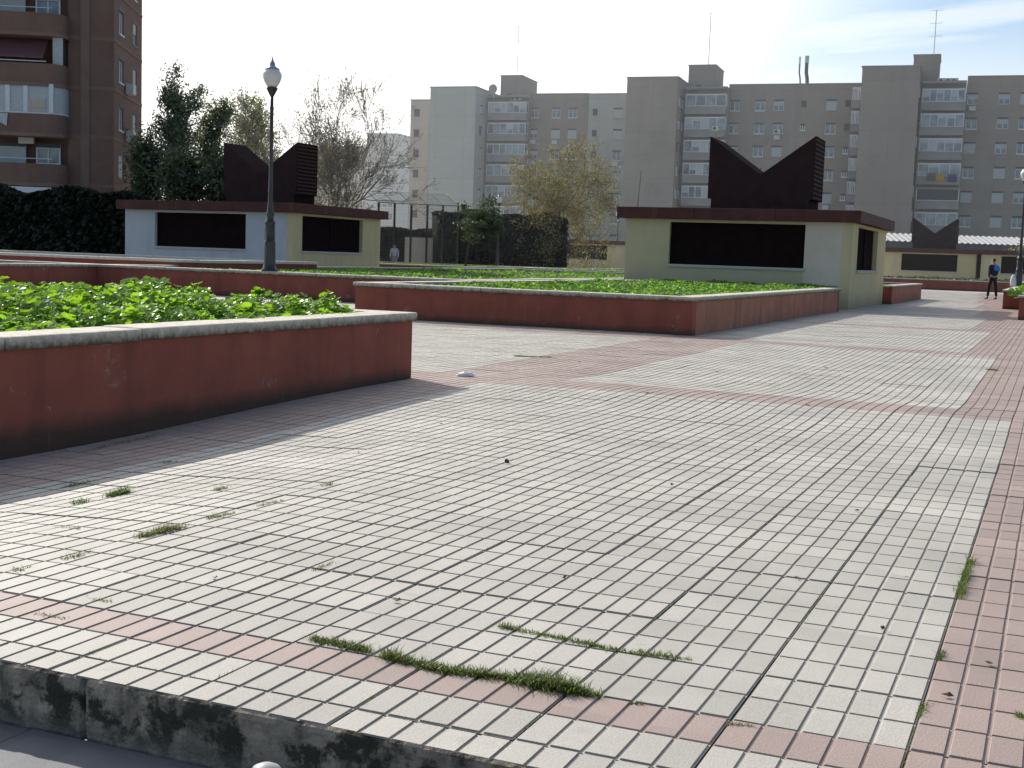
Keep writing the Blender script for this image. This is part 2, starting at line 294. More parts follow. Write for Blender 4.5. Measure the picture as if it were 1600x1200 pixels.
# ------------------------------------------------------------------ ground
def sstep(a, b, x):
    t = max(0, min(1, (x-a)/(b-a))); return t*t*(3-2*t)
def hz(x, y):
    z = -.08*sstep(-2.8, -4.6, x)*sstep(9.5, 5.5, y)*sstep(2.6, 4.5, y)
    z += .030*math.exp(-((y-10.25)/.75)**2)*sstep(-6.0, -3.5, x) - .012*math.exp(-((y-12.0)/.8)**2)*sstep(-6.0, -3.5, x)
    z += .022*math.exp(-((y-17.9)/.9)**2)*sstep(-5.0, -3.5, x)
    if 2.6 < y < 60: z += .006*noise.noise(Vector((x*.7, y*.45, 3.1)))*sstep(2.6, 3.6, y)
    return z
FRONT = 2.54
YB2, YB3 = GY0+37*PY, GY0+37*PY+.76+36*PY      # band 2 and band 3 lower edges
def pink(ix, iy):
    x = GX0+(ix+.5)*PX; y = GY0+(iy+.5)*PY
    if iy == -1: return True
    s = ix//5                                                     # slab column; column 0 starts at GX0
    k = int((y-YB2)//7.6)
    if y > YB2 and (y-YB2-7.6*k) < .76: return True
    if y < YB2: return s >= 0 or x < -4.56
    if s >= -1-k: return True
    if y < 19.0 and -5.33 < x < -4.056: return True
    return False
def pads():
    V = []; F = []; MI = []
    def region(x0, x1, y0, y1, skip=None):
        for iy in range(math.floor((y0-GY0)/PY), math.ceil((y1-GY0)/PY)):
            for ix in range(math.floor((x0-GX0)/PX), math.ceil((x1-GX0)/PX)):
                xa, xb = GX0+ix*PX, GX0+(ix+1)*PX; ya, yb = GY0+iy*PY, GY0+(iy+1)*PY
                if yb < FRONT+.03: continue
                ya = max(ya, FRONT); cx, cy = (xa+xb)/2, (ya+yb)/2
                if skip and skip(cx, cy): continue
                g = .0043; jl = .0046 if ix % 5 == 0 else g; jr = .0046 if ix % 5 == 4 else g
                gl = .0052 if iy % 2 == 0 else .0042; gr = .0052 if iy % 2 == 1 else .0042
                if ya == FRONT: gl = 0
                z = hz(cx, cy)
                sl = (ix//5, iy//2); rr = random.Random(sl[0]*7919+sl[1]*104729)
                tz = rr.gauss(0, .0010); tx = rr.gauss(0, .0018); ty = rr.gauss(0, .0018); mx, my = GX0+(sl[0]*5+2.5)*PX, GY0+(sl[1]*2+1)*PY
                zz = lambda X, Y: hz(X, Y)+tz+(X-mx)*tx+(Y-my)*ty
                c = .0020 + random.random()*.0010; b = len(V); d = .0047
                jx = random.gauss(0, .0006)
                for (X, Y) in ((xa+jl, ya+gl), (xb-jr, ya+gl), (xb-jr, yb-gr), (xa+jl, yb-gr)): V.append((X+jx, Y, zz(X, Y)-d))
                for (X, Y) in ((xa+jl+c, ya+gl+c*.7), (xb-jr-c, ya+gl+c*.7), (xb-jr-c, yb-gr-c*.7), (xa+jl+c, yb-gr-c*.7)): V.append((X+jx, Y, zz(X, Y)))
                F.append((b+4, b+5, b+6, b+7))
                for i in range(4): F.append((b+i, b+(i+1) % 4, b+4+(i+1) % 4, b+4+i))
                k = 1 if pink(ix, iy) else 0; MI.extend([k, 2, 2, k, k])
                e0 = .0019 if ix % 5 == 0 else 0; e1 = .0019 if ix % 5 == 4 else 0; f0 = .0017 if iy % 2 == 0 else 0; f1 = .0017 if iy % 2 == 1 else 0
                b = len(V)
                for (X, Y) in ((xa+e0, ya+f0), (xb-e1, ya+f0), (xb-e1, yb-f1), (xa+e0, yb-f1)): V.append((X, Y, zz(X, Y)-d+.0002))
                F.append((b, b+1, b+2, b+3)); MI.append(k)
    region(-5.42, 1.3, 2.5, 70, lambda x, y: (x < -5.28 and y < 10.16) or (x < -5.06 and y > 19.0) or (y > 46 and x < -10))
    region(-10.9, -5.42, 10.16, 19.0)
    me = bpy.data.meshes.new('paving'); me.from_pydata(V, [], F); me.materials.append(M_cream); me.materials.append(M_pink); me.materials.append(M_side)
    me.polygons.foreach_set('material_index', MI); me.update()
    o = bpy.data.objects.new('plaza_paving', me); C.objects.link(o); tag(o, 'cream and pink grooved concrete paving of the plaza', 'paving', kind='structure')
pads()
def sheet(name, x0, x1, y0, y1, nx, ny, zf, m):
    v = [(x0+(x1-x0)*i/nx, y0+(y1-y0)*j/ny, 0) for j in range(ny+1) for i in range(nx+1)]
    v = [(x, y, zf(x, y)) for x, y, _ in v]; f = [(j*(nx+1)+i, j*(nx+1)+i+1, (j+1)*(nx+1)+i+1, (j+1)*(nx+1)+i) for j in range(ny) for i in range(nx)]
    me = bpy.data.meshes.new(name); me.from_pydata(v, [], f); me.materials.append(m); me.polygons.foreach_set('use_smooth', [True]*len(f)); me.update()
    o = bpy.data.objects.new(name, me); C.objects.link(o); o['kind'] = 'structure'; return o
sheet('paving_bed', -11.2, 1.6, FRONT, 72, 64, 347, lambda x, y: hz(x, y)-.0095, M_joint)
# wide ground: one big sheet to the horizon, cut low under the raised plaza front
gv = []; gf = []
for (xa, xb, ya, yb) in ((-900, -11.2, FRONT+.004, 72), (1.6, 900, FRONT+.004, 72), (-900, 900, 72, 1500)):
    b_ = len(gv); gv += [(xa, ya, -.012), (xb, ya, -.012), (xb, yb, -.012), (xa, yb, -.012)]; gf.append((b_, b_+1, b_+2, b_+3))
me_ = bpy.data.meshes.new('ground'); me_.from_pydata(gv, [], gf); me_.materials.append(M_far); g_ = bpy.data.objects.new('ground', me_); C.objects.link(g_); g_['kind'] = 'structure'
# lower pavement in front of the step, slab by slab
LOW = -.158
mb = MB()
for iy in range(-14, 1):
    for ix in range(-14, 8):
        xa, ya = ix*.6+.17*(iy % 2), FRONT-.02+(iy-1)*.4
        if ya+.4 > FRONT: continue
        dz = random.gauss(0, .0015); mb.cbox(xa+.003, xa+.597, ya+.003, ya+.397, LOW-.03, LOW+dz, M_low, .004)
mb.build('lower_pavement').__setitem__('kind', 'structure')
sheet('lower_ground', -900, 900, -600, FRONT+.003, 20, 20, lambda x, y: LOW-.012, M_low)
# riser of the step with a crumbling lip
def riser():
    v = []; f = []; nx = 1400; rows = [(-.17, 0), (-.15, .004), (-.11, 0), (-.07, .003), (-.04, .001), (-.018, .0), (-.006, .004), (.0, .014)]
    for i in range(nx+1):
        x = -9+11.5*i/nx
        for z, o in rows:
            n = noise.noise(Vector((x*3, z*14, 1)))*.010 + noise.noise(Vector((x*14, z*40, 5)))*.005
            chip = max(0, noise.noise(Vector((x*2.3, 0, 9)))-.28)*.10 + max(0, noise.noise(Vector((x*9, 0, 4)))-.25)*.03 if z > -.02 else 0
            jn = max(0, 1-abs(((x+1.62)/1.25) % 1-.5)*1.25/.012)
            v.append((x, FRONT-.012+o+n*.9+chip*.6+jn*.02, (z+hz(x, FRONT) if z > -.1 else z)-chip*.5-.0008-(jn*.01 if z > -.02 else 0)))
    k = len(rows)
    for i in range(nx):
        for r in range(k-1): f.append((i*k+r, (i+1)*k+r, (i+1)*k+r+1, i*k+r+1))
    me = bpy.data.meshes.new('step_riser'); me.from_pydata(v, [], f); me.materials.append(M_riser); me.update()
    o = bpy.data.objects.new('step_riser', me); C.objects.link(o); o['kind'] = 'structure'
riser()

# ------------------------------------------------------------------ planters
def planter(label, x0, x1, y0, y1, sides='NSEW', h=.59, soil=.46, em=None, group='raised planters of the plaza'):
    t = thing('raised_planter', label, 'planter', (x0, y0, 0), 0, group)
    W, D = x1-x0, y1-y0; w = MB(); tk = .22; zt = h-.078
    zb = -.13
    if 'S' in sides: w.box(0, W, 0, tk, zb, zt, M_red)
    if 'N' in sides: w.box(0, W, D-tk, D, zb, zt, M_red)
    if 'W' in sides: w.box(0, tk, tk, D-tk, zb, zt, M_red)
    if 'E' in sides: w.box(W-tk, W, tk, D-tk, zb, zt, em or M_red)
    w.build('wall', t)
    c = MB(); ov = .035; cw = .33
    def run(a, b, f):
        n = max(1, round((b-a)/1.15)); st = (b-a)/n
        for i in range(n): f(a+i*st+.002, a+(i+1)*st-.002)
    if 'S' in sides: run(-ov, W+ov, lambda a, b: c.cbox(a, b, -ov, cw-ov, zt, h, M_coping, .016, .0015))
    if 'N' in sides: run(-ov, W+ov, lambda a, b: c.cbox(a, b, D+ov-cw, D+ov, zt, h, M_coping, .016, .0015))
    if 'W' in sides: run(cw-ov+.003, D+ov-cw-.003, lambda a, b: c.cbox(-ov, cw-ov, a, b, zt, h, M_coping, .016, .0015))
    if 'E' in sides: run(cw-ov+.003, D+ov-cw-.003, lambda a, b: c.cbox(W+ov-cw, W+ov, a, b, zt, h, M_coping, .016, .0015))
    c.build('coping', t)
    s = MB(); s.add([(tk, tk, soil), (W-tk, tk, soil), (W-tk, D-tk, soil), (tk, D-tk, soil)], [(0, 1, 2, 3)], M_soil); s.build('soil', t)
    return t
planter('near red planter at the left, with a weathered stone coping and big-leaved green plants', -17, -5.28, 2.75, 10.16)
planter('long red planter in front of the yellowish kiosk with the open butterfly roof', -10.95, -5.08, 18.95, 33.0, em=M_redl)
planter('wide red planter around the bluish kiosk, with the street lamp on its coping', -21.1, -11.4, 24.3, 50)
planter('red planter whose inner corner meets the lamp planter at the far left', -40, -21.12, 14.5, 24.6, 'SEN')
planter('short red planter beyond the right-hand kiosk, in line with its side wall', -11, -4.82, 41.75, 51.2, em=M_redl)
planter('far red planter crossing the end of the path, in front of the distant kiosk', -14, -1.9, 77, 86)
planter('red planter at the right edge that carries a lamp and a white bag', -1.55, 6, 42.0, 60)
planter('red planter at the right edge, nearest of the two, with a dark end wall', -.85, 5, 32.9, 41.8)

# ------------------------------------------------------------------ leaves and grass
def leaf_round(mb_v, mb_f, c, nrm, r, rnd, lobes=5):
    """a round lobed leaf with a cupped middle"""
    nrm = nrm.normalized(); u = nrm.orthogonal().normalized(); a0 = rnd.random()*6.28; w = nrm.cross(u); b = len(mb_v); n = 14
    mb_v.append(tuple(c-nrm*r*.22))
    for i in range(n):
        a = a0+2*math.pi*i/n; rr = r*(1.0 if i % 2 == 0 else .86)*rnd.uniform(.92, 1.06)
        mb_v.append(tuple(c+(u*math.cos(a)+w*math.sin(a))*rr+nrm*r*rnd.uniform(-.06, .16)))
    for i in range(n-1): mb_f.append((b, b+1+i, b+2+i))
def field(name, label, x0, x1, y0, y1, n, z0, hfun, r0, r1, m, dens=None, seed=1, stems=True, cat='plants'):
    rnd = random.Random(seed); V = []; F = []
    for k in range(n):
        x = rnd.uniform(x0, x1); y = rnd.uniform(y0, y1)
        if dens and rnd.random() > dens(x, y): continue
        hh = hfun(x, y)
        if hh < .02: continue
        z = z0+hh*(rnd.random()**.42)
        nr = Vector((rnd.gauss(0, .36), rnd.gauss(0, .36)-.12, 1.0)); r = rnd.uniform(r0, r1)
        leaf_round(V, F, Vector((x, y, z)), nr, r, rnd)
        if stems and rnd.random() < .5:
            b = len(V); dx, dy = rnd.gauss(0, .04), rnd.gauss(0, .04); w = .0025
            V += [(x-w, y, z-.01), (x+w, y, z-.01), (x+dx+w, y+dy, z0), (x+dx-w, y+dy, z0)]; F.append((b, b+1, b+2, b+3))
    me = bpy.data.meshes.new(name); me.from_pydata(V, [], F); me.materials.append(m); me.update()
    o = bpy.data.objects.new(name, me); C.objects.link(o); tag(o, label, cat, kind='stuff'); return o
def fbm(x, y, s, o=0): return noise.fractal(Vector((x*s, y*s, o)), 1.0, 2.0, 3)
def near_h(x, y):
    e = min((-5.55-x)/.25, (9.85-y)/.3, (y-3.1)/.3, 1); edge = max(0, min(1, e))
    return (.215+.14*fbm(x, y, 1.3)+.15*fbm(x, y, 3.2, 3))*(.45+.55*edge) if e > -.5 else 0
field('mallow_plants', 'bright green round-leaved plants filling the near planter', -13, -5.5, 3.0, 9.95, 42000, .46, near_h, .027, .050, M_leafmallow, seed=3)
def p2_h(x, y): return (.13+.10*fbm(x, y, .9, 7))*(1 if x > -10 else .6)
field('weed_cover', 'low bright green weeds covering the bed before the yellowish kiosk', -10.7, -5.35, 19.2, 34.4, 26000, .46, p2_h, .025, .05, M_leaflawn, dens=lambda x, y: 1 if y > 22 or x > -8.2 else .25, seed=4, stems=False)
field('lawn_cover', 'green grass and weeds of the planter around the bluish kiosk', -20.8, -11.6, 24.6, 50, 16000, .46, lambda x, y: .07+.10*fbm(x, y, .5, 2), .03, .06, M_leaflawn, dens=lambda x, y: .25+.9*max(0, fbm(x, y, .25, 5)+.25), seed=5, stems=False)
field('bed_weeds', 'sparse green weeds in the bed before the distant kiosk', -13.6, -2.2, 77.3, 85.5, 2500, .46, lambda x, y: .15+.2*fbm(x, y, .6, 2), .05, .09, M_ldark, seed=6, stems=False)
field('side_bed_weeds', 'green weeds in the planters at the right edge of the path', -1.2, 5.6, 33.3, 59.5, 5000, .46, lambda x, y: .2+.1*fbm(x, y, .6, 2), .04, .08, M_leaflawn, seed=7, stems=False, cat='weeds')
field('short_bed_weeds', 'thin green weeds in the short planter beyond the right-hand kiosk', -10.7, -5.1, 42, 50.9, 1500, .46, lambda x, y: .06, .03, .06, M_leaflawn, seed=8, stems=False, cat='weeds')

def tuft(label, pts, n, h, w, seed, m2=.25):
    rnd = random.Random(seed); P = [onz(x, y) for x, y in pts]; base = P[0].copy(); base.z = hz(base.x, base.y)
    t = MB()
    L = [0]
    for i in range(1, len(P)): L.append(L[-1]+(P[i]-P[i-1]).length)
    for k in range(int(n*1.35)):
        q = rnd.random()*L[-1]; i = 1
        while i < len(L)-1 and q > L[i]: i += 1
        f = (q-L[i-1])/max(1e-6, L[i]-L[i-1]); c = P[i-1].lerp(P[i], f)
        cl = .55+.45*abs(math.sin(q*9+seed))*(.5+.5*math.sin(q*23+seed*2))
        c = c+Vector((rnd.gauss(0, w), rnd.gauss(0, w), 0)); c.z = hz(c.x, c.y)-.006
        a = rnd.random()*6.28; hh = h*(rnd.uniform(.35, 1.0) if k % 3 else rnd.uniform(.08, .3))*cl; lean = rnd.uniform(.4, 1.6)*hh; d = Vector((math.cos(a), math.sin(a), 0)); s = Vector((-d.y, d.x, 0))*(.0011+.0009*rnd.random())
        c0 = c-base; m1 = c0+d*lean*.35+Vector((0, 0, hh*.65)); e = c0+d*lean+Vector((0, 0, hh))
        t.add([c0-s, c0+s, m1+s*.8, m1-s*.8, e], [(0, 1, 2, 3), (3, 2, 4)], M_dry if rnd.random() < m2 else M_grass)
    o = t.build('grass_tuft', loc=base); tag(o, label, 'weeds', 'grass tufts growing in the paving joints')
T = [('long thick line of grass in the joint above the front pink row', [(600, 1026), (690, 1048), (790, 1060), (930, 1087)], 3600, .042, .012, 1, .25),
     ('dense grass clump at the left end of the front grass line', [(488, 1000), (530, 1008), (575, 1018)], 1000, .042, .012, 2, .3),
     ('bushy grass clump at the right end of the thick front grass line', [(805, 1062), (850, 1072), (900, 1080)], 1300, .055, .018, 3, .3),
     ('thin green line of grass one slab row behind the front grass', [(780, 978), (880, 997), (980, 1018), (1075, 1030)], 1500, .026, .008, 4, .25),
     ('small tuft under the front grass line near the pink corner', [(1140, 1130), (1172, 1134)], 110, .025, .005, 5, .2),
     ('leafy green weeds along the edge of the right-hand pink strip', [(1500, 935), (1508, 905), (1518, 876)], 600, .04, .008, 6, .1),
     ('small weed on the pink strip edge below the leafy one', [(1468, 1030), (1474, 1020)], 90, .025, .004, 7, .1),
     ('lowest small weed on the pink strip edge', [(1440, 1118), (1446, 1100)], 110, .028, .004, 8, .1),
     ('longest dry tuft on the left, on a slab joint in the sun', [(218, 838), (260, 828), (285, 823)], 600, .05, .012, 9, .45),
     ('small dry tuft just up the joint from the longest dry tuft', [(325, 808), (365, 799)], 160, .03, .006, 10, .5),
     ('faint dry tuft farther up the same slab joint', [(405, 788), (440, 779)], 120, .03, .006, 11, .5),
     ('green tuft on the shadow edge of the near planter', [(170, 757), (200, 750)], 420, .06, .014, 12, .1),
     ('dark tuft in the planter shadow beside the green one', [(115, 768), (135, 765)], 140, .035, .010, 13, .1),
     ('little tuft in the sun right of the shadow edge', [(338, 756), (355, 752)], 110, .04, .007, 14, .3),
     ('flat dry tuft lying across a joint at the far left', [(85, 812), (125, 818)], 110, .02, .006, 15, .6),
     ('pale tuft near the left border above the pink row', [(98, 873), (138, 862)], 130, .028, .006, 16, .6),
     ('tiny tuft at the very left above the pink row', [(22, 892), (48, 886)], 80, .028, .006, 17, .6),
     ('small dry tuft alone in the middle of a slab row', [(490, 892), (522, 880)], 130, .028, .005, 18, .5),
     ('dark grass fringe in the planter shadow at the pink and cream joint', [(100, 738), (150, 727)], 200, .03, .012, 19, .2),
     ('dark grass fringe farther along the shadowed joint', [(255, 703), (275, 700)], 90, .03, .010, 20, .2),
     ('low grass wisps in the joint below the front pink row', [(55, 958), (105, 968)], 130, .022, .005, 21, .3),
     ('low wisp at the left end of the front pink row', [(135, 934), (172, 941)], 90, .02, .004, 22, .3),
     ('flat dark patch of moss and grass in the sunny far paving', [(808, 557), (862, 559)], 1800, .03, .03, 23, .3),
     ('small yellowish weed far up beside the right-hand pink strip', [(1545, 578), (1556, 579)], 500, .05, .022, 24, .3),
     ('tuft at the foot of the far right wall of the long planter', [(1112, 516), (1124, 512)], 260, .16, .05, 25, .1),
     ('little tuft on a joint in the open middle paving', [(505, 757), (520, 754)], 70, .03, .006, 26, .4),
     ('tuft in the right border joint of the pink strip', [(1594, 1122), (1600, 1118)], 120, .03, .006, 27, .1),
     ('small tuft at the right end of the front grass line', [(985, 1097), (1005, 1101)], 90, .025, .004, 28, .2)]
for a in T: tuft(*a)
V = []; F = []; rnd_ = random.Random(77)
for k in range(15000):
    x, y = rnd_.uniform(-5.0, .3), 2.7+7*rnd_.random()**1.7
    if rnd_.random() < .5: x = GX0+round((x-GX0)/(PX*5))*PX*5+rnd_.gauss(0, .0025)
    else: y = GY0+round((y-GY0)/(PY*2))*PY*2+rnd_.gauss(0, .0025)
    if y < 2.6 or noise.noise(Vector((x*2.1, y*2.1, 8)))+.25*sstep(-2.5, -4.5, x) < .22: continue
    z = hz(x, y)-.007; h_ = rnd_.uniform(.006, .016); a_ = rnd_.random()*6.28; dx, dy = math.cos(a_), math.sin(a_); b_ = len(V)
    V += [(x-dy*.0012, y+dx*.0012, z), (x+dy*.0012, y-dx*.0012, z), (x+dx*h_*.8, y+dy*h_*.8, z+h_)]; F.append((b_, b_+1, b_+2))
me_ = bpy.data.meshes.new('joint_moss'); me_.from_pydata(V, [], F); me_.materials.append(M_grass); o_ = bpy.data.objects.new('joint_moss', me_); C.objects.link(o_); tag(o_, 'thin moss and tiny grass seedlings in the paving joints', 'moss', kind='stuff')
# moss at the foot of the near planter wall
for lab, pts, n in (('dark moss fringe at the foot of the near planter wall', [(135, 684), (180, 674), (240, 664)], 500),):
    tuft(lab, pts, n, .03, .015, 40, .2)

# ------------------------------------------------------------------ kiosks
def kiosk(label, x0, y0, wall_front, wall_side, vroof=True, mirror=False, win2=True, pier=None, W=6.23, D=7.0, sw=(1.05, 5.1), xc=None, vy=(2.75, 4.35)):
    zr = 2.28
    t = thing('kiosk', label, 'kiosk', (x0, y0, 0), 0, 'plaza kiosks with red-brown roofs')
    tk = .25; wa, wb, ws, wt = 1.27, 5.0, 1.04, 2.2
    w = MB()
    w.box(0, wa, 0, tk, -.1, zr, wall_front); w.box(wb, W-tk, 0, tk, -.1, zr, pier or wall_front); w.box(wa, wb, 0, tk, -.1, ws, wall_front); w.box(wa, wb, 0, tk, wt, zr, wall_front)
    w.build('front_wall', t)
    s = MB(); sa, sb = sw
    if not win2: sa, sb = 3, 3.01
    s.box(W-tk+.001, W, -.004, sa, -.1, zr, wall_side); s.box(W-tk+.001, W, sb, D, -.1, zr, wall_side); s.box(W-tk+.001, W, sa, sb, -.1, ws, wall_side); s.box(W-tk+.001, W, sa, sb, wt, zr, wall_side)
    s.box(-.003, tk, tk, D, -.1, zr, wall_side); s.box(tk, W-tk, D-tk, D, -.1, zr, wall_side)
    s.build('side_wall', t)
    sh = MB()
    for i in range(29):
        z = ws+.02+i*.04; sh.add([(wa, .12, z), (wb, .12, z), (wb, .145, z+.036), (wa, .145, z+.036)], [(0, 1, 2, 3)], M_shut)
    sh.box(wa, wb, .15, .17, ws, wt, M_shut); sh.build('shutter', t)
    if win2:
        sh = MB()
        for i in range(29):
            z = ws+.02+i*.04; sh.add([(W-.12, sa, z), (W-.12, sb, z), (W-.145, sb, z+.036), (W-.145, sa, z+.036)], [(0, 1, 2, 3)], M_shut)
        sh.box(W-.17, W-.15, sa, sb, ws, wt, M_shut); sh.box(W-.13, W-.09, (sa+sb)/2-.04, (sa+sb)/2+.04, ws, wt, M_shut); sh.build('shutter', t)
        sl = MB(); sl.cbox(W-.1, W+.045, sa-.03, sb+.03, ws-.07, ws+.004, M_coping2, .01); sl.build('sill', t)
    sl = MB(); sl.cbox(wa-.03, wb+.03, -.045, .1, ws-.07, ws+.004, M_coping2, .01); sl.build('sill', t)
    r = MB(); o = .22; n = 3
    for i in range(n):
        a = -o+(W+2*o)*i/n; b = -o+(W+2*o)*(i+1)/n; r.cbox(a+.004, b-.004, -o, -o+.09, zr+.004, zr+.31, M_fascia, .008); r.cbox(a+.004, b-.004, D+o-.09, D+o, zr+.004, zr+.31, M_fascia, .008)
        a = -o+.09+(D+2*o-.18)*i/n; b = -o+.09+(D+2*o-.18)*(i+1)/n
        for xx in (-o, W+o-.09): r.cbox(xx, xx+.09, a+.004, b-.004, zr+.004, zr+.31, M_fascia, .008)
    r.box(-o+.09, W+o-.09, -o+.09, D+o-.09, zr+.003, zr+.20, M_fascia)
    ro = r.build('roof', t)
    if vroof:
        v = MB(); xc, hw, (ya, yb) = (xc or W/2), 1.535, vy; zb, zv, zp = zr+.2, 3.70, 4.80
        pr = [(-hw*.93, zb), (hw*.93, zb), (hw*.93, 3.0), (hw, 3.0), (hw, zp), (0, zv), (-hw, zp), (-hw, 3.0), (-hw*.93, 3.0)]
        n = len(pr); vs = [(xc+x, ya, z) for x, z in pr]+[(xc+x, yb, z) for x, z in pr]
        # centre line split so both wings are convex faces
        i0 = len(vs); vs += [(xc, ya, zb), (xc, yb, zb)]
        fs = [(i0, 1, 2, 3, 4, 5), (0, i0, 5, 6, 7, 8), (n+5, n+4, n+3, n+2, n+1, i0+1), (n+8, n+7, n+6, n+5, i0+1, n)]
        v.add(vs, fs, M_vroof)
        v.add(vs, [(i, n+i, n+(i+1) % n, (i+1) % n) for i in range(n)], M_shut)
        for sgn in (-1, 1):      # sheet ribs on the outer sides and flashing on the sloping tops
            for k in range(14): z = 3.04+k*.126; v.box(xc+sgn*hw-(.0 if sgn > 0 else .006), xc+sgn*hw+(.006 if sgn > 0 else 0), ya+.03, yb-.03, z, z+.06, M_vside)
        v.box(xc-hw-.1, xc+hw+.1, ya-.25, yb+.25, zr+.20, zr+.36, M_vroof)
        v.build('butterfly_vent', t)
    return t
M_coping2 = mat('sill_stone', (.46, .44, .40), .85, .1, 10)
KX2, KY2 = -11.3, 34.57
k2 = kiosk('yellowish kiosk with the open butterfly roof beside the path, behind the long planter', KX2, KY2, M_walla, M_wallc, pier=M_pier)
c1 = dep(457, 424, 42.0)
k1 = kiosk('kiosk with a bluish white front and a yellowish side, behind the tall street lamp', c1.x-6.85, c1.y, M_wallw, M_wallc, W=6.85, D=5.85, sw=(.55, 4.55), xc=3.75, vy=(2.6, 3.95))
c3 = dep(1524, 430, 88.0)
k3 = kiosk('distant cream kiosk at the end of the path with a small butterfly roof', c3.x-6.23, c3.y, M_wallc, M_wallc, win2=False)
k4 = kiosk('distant cream kiosk cut by the right edge, behind the walking person', c3.x+.35, c3.y-.6, M_wallc, M_wallc, vroof=False, win2=False)
c5 = dep(975, 420, 104.0)
k5 = kiosk('small tan kiosk far behind the yellow tree, with one dark window', c5.x-6.5, c5.y, M_wallc, M_wallc, vroof=False)

# ------------------------------------------------------------------ lamps
def make_lamp():
    t = thing('street_lamp', 'x', 'street lamp', (0, 0, 0), 0, 'globe street lamps')
    p = MB()
    p.lathe([(.19, 0), (.19, .03), (.15, .07), (.135, .16), (.125, .55), (.128, .62), (.128, .66), (.112, .68), (.10, 1.02), (.12, 1.06), (.12, 1.10), (.085, 1.14), (.075, 1.22), (.098, 1.27), (.075, 1.33), (.062, 1.45), (.050, 1.75), (.058, 1.78), (.05, 1.81), (.044, 2.2), (.040, 3.55), (.047, 3.57), (.047, 3.62), (.037, 3.64), (.035, 3.86)], M_iron, 16)
    for k in range(8):
        a = k*math.pi/4; c, s = math.cos(a), math.sin(a); p.tube([(c*.124, s*.124, .17), (c*.118, s*.118, .54)], .012, M_iron, 6); p.tube([(c*.108, s*.108, .69), (c*.099, s*.099, 1.0)], .010, M_iron, 6)
    p.build('post', t, True)
    h = MB(); h.lathe([(.036, 3.86), (.06, 3.90), (.10, 3.98), (.125, 4.03), (.125, 4.055), (.10, 4.06)], M_iron, 20); h.build('lamp_holder', t, True)
    g = MB(); g.lathe([(.09, 4.055), (.125, 4.10), (.175, 4.18), (.205, 4.27), (.21, 4.33), (.20, 4.38), (.17, 4.405), (.165, 4.42), (.16, 4.445)], M_globe, 28); g.build('globe', t, True)
    k = MB(); k.lathe([(.165, 4.44), (.155, 4.47), (.10, 4.50), (.065, 4.54), (.055, 4.60), (.03, 4.63), (.022, 4.66), (.012, 4.70), (.003, 4.76)], M_steel, 20); k.build('cap', t, True)
    return t
lamp = make_lamp()
a = onz(421, 424, .59)
LP = [('tall street lamp with a milky globe on the coping before the bluish kiosk', (a.x*24.44/a.y, 24.44, .592)),
      ('street lamp with a white globe between the young tree and the yellow tree', tuple(dep(777, 409, 81.5).xy)+(.35,)),
      ('small street lamp just left of the yellowish kiosk roof corner', tuple(dep(963, 415, 106).xy)+(.5,)),
      ('dark street lamp at the right edge with a white globe, above the walking person', tuple(dep(1591, 447, 49.5).xy)+(.592,)),
      ('farthest street lamp, its globe just showing at the right border', tuple(dep(1600, 430, 138).xy)+(.5,))]
for i, (lab, loc) in enumerate(LP):
    o = lamp if i == 0 else copy_tree(lamp); o.location = loc; o['label'] = lab

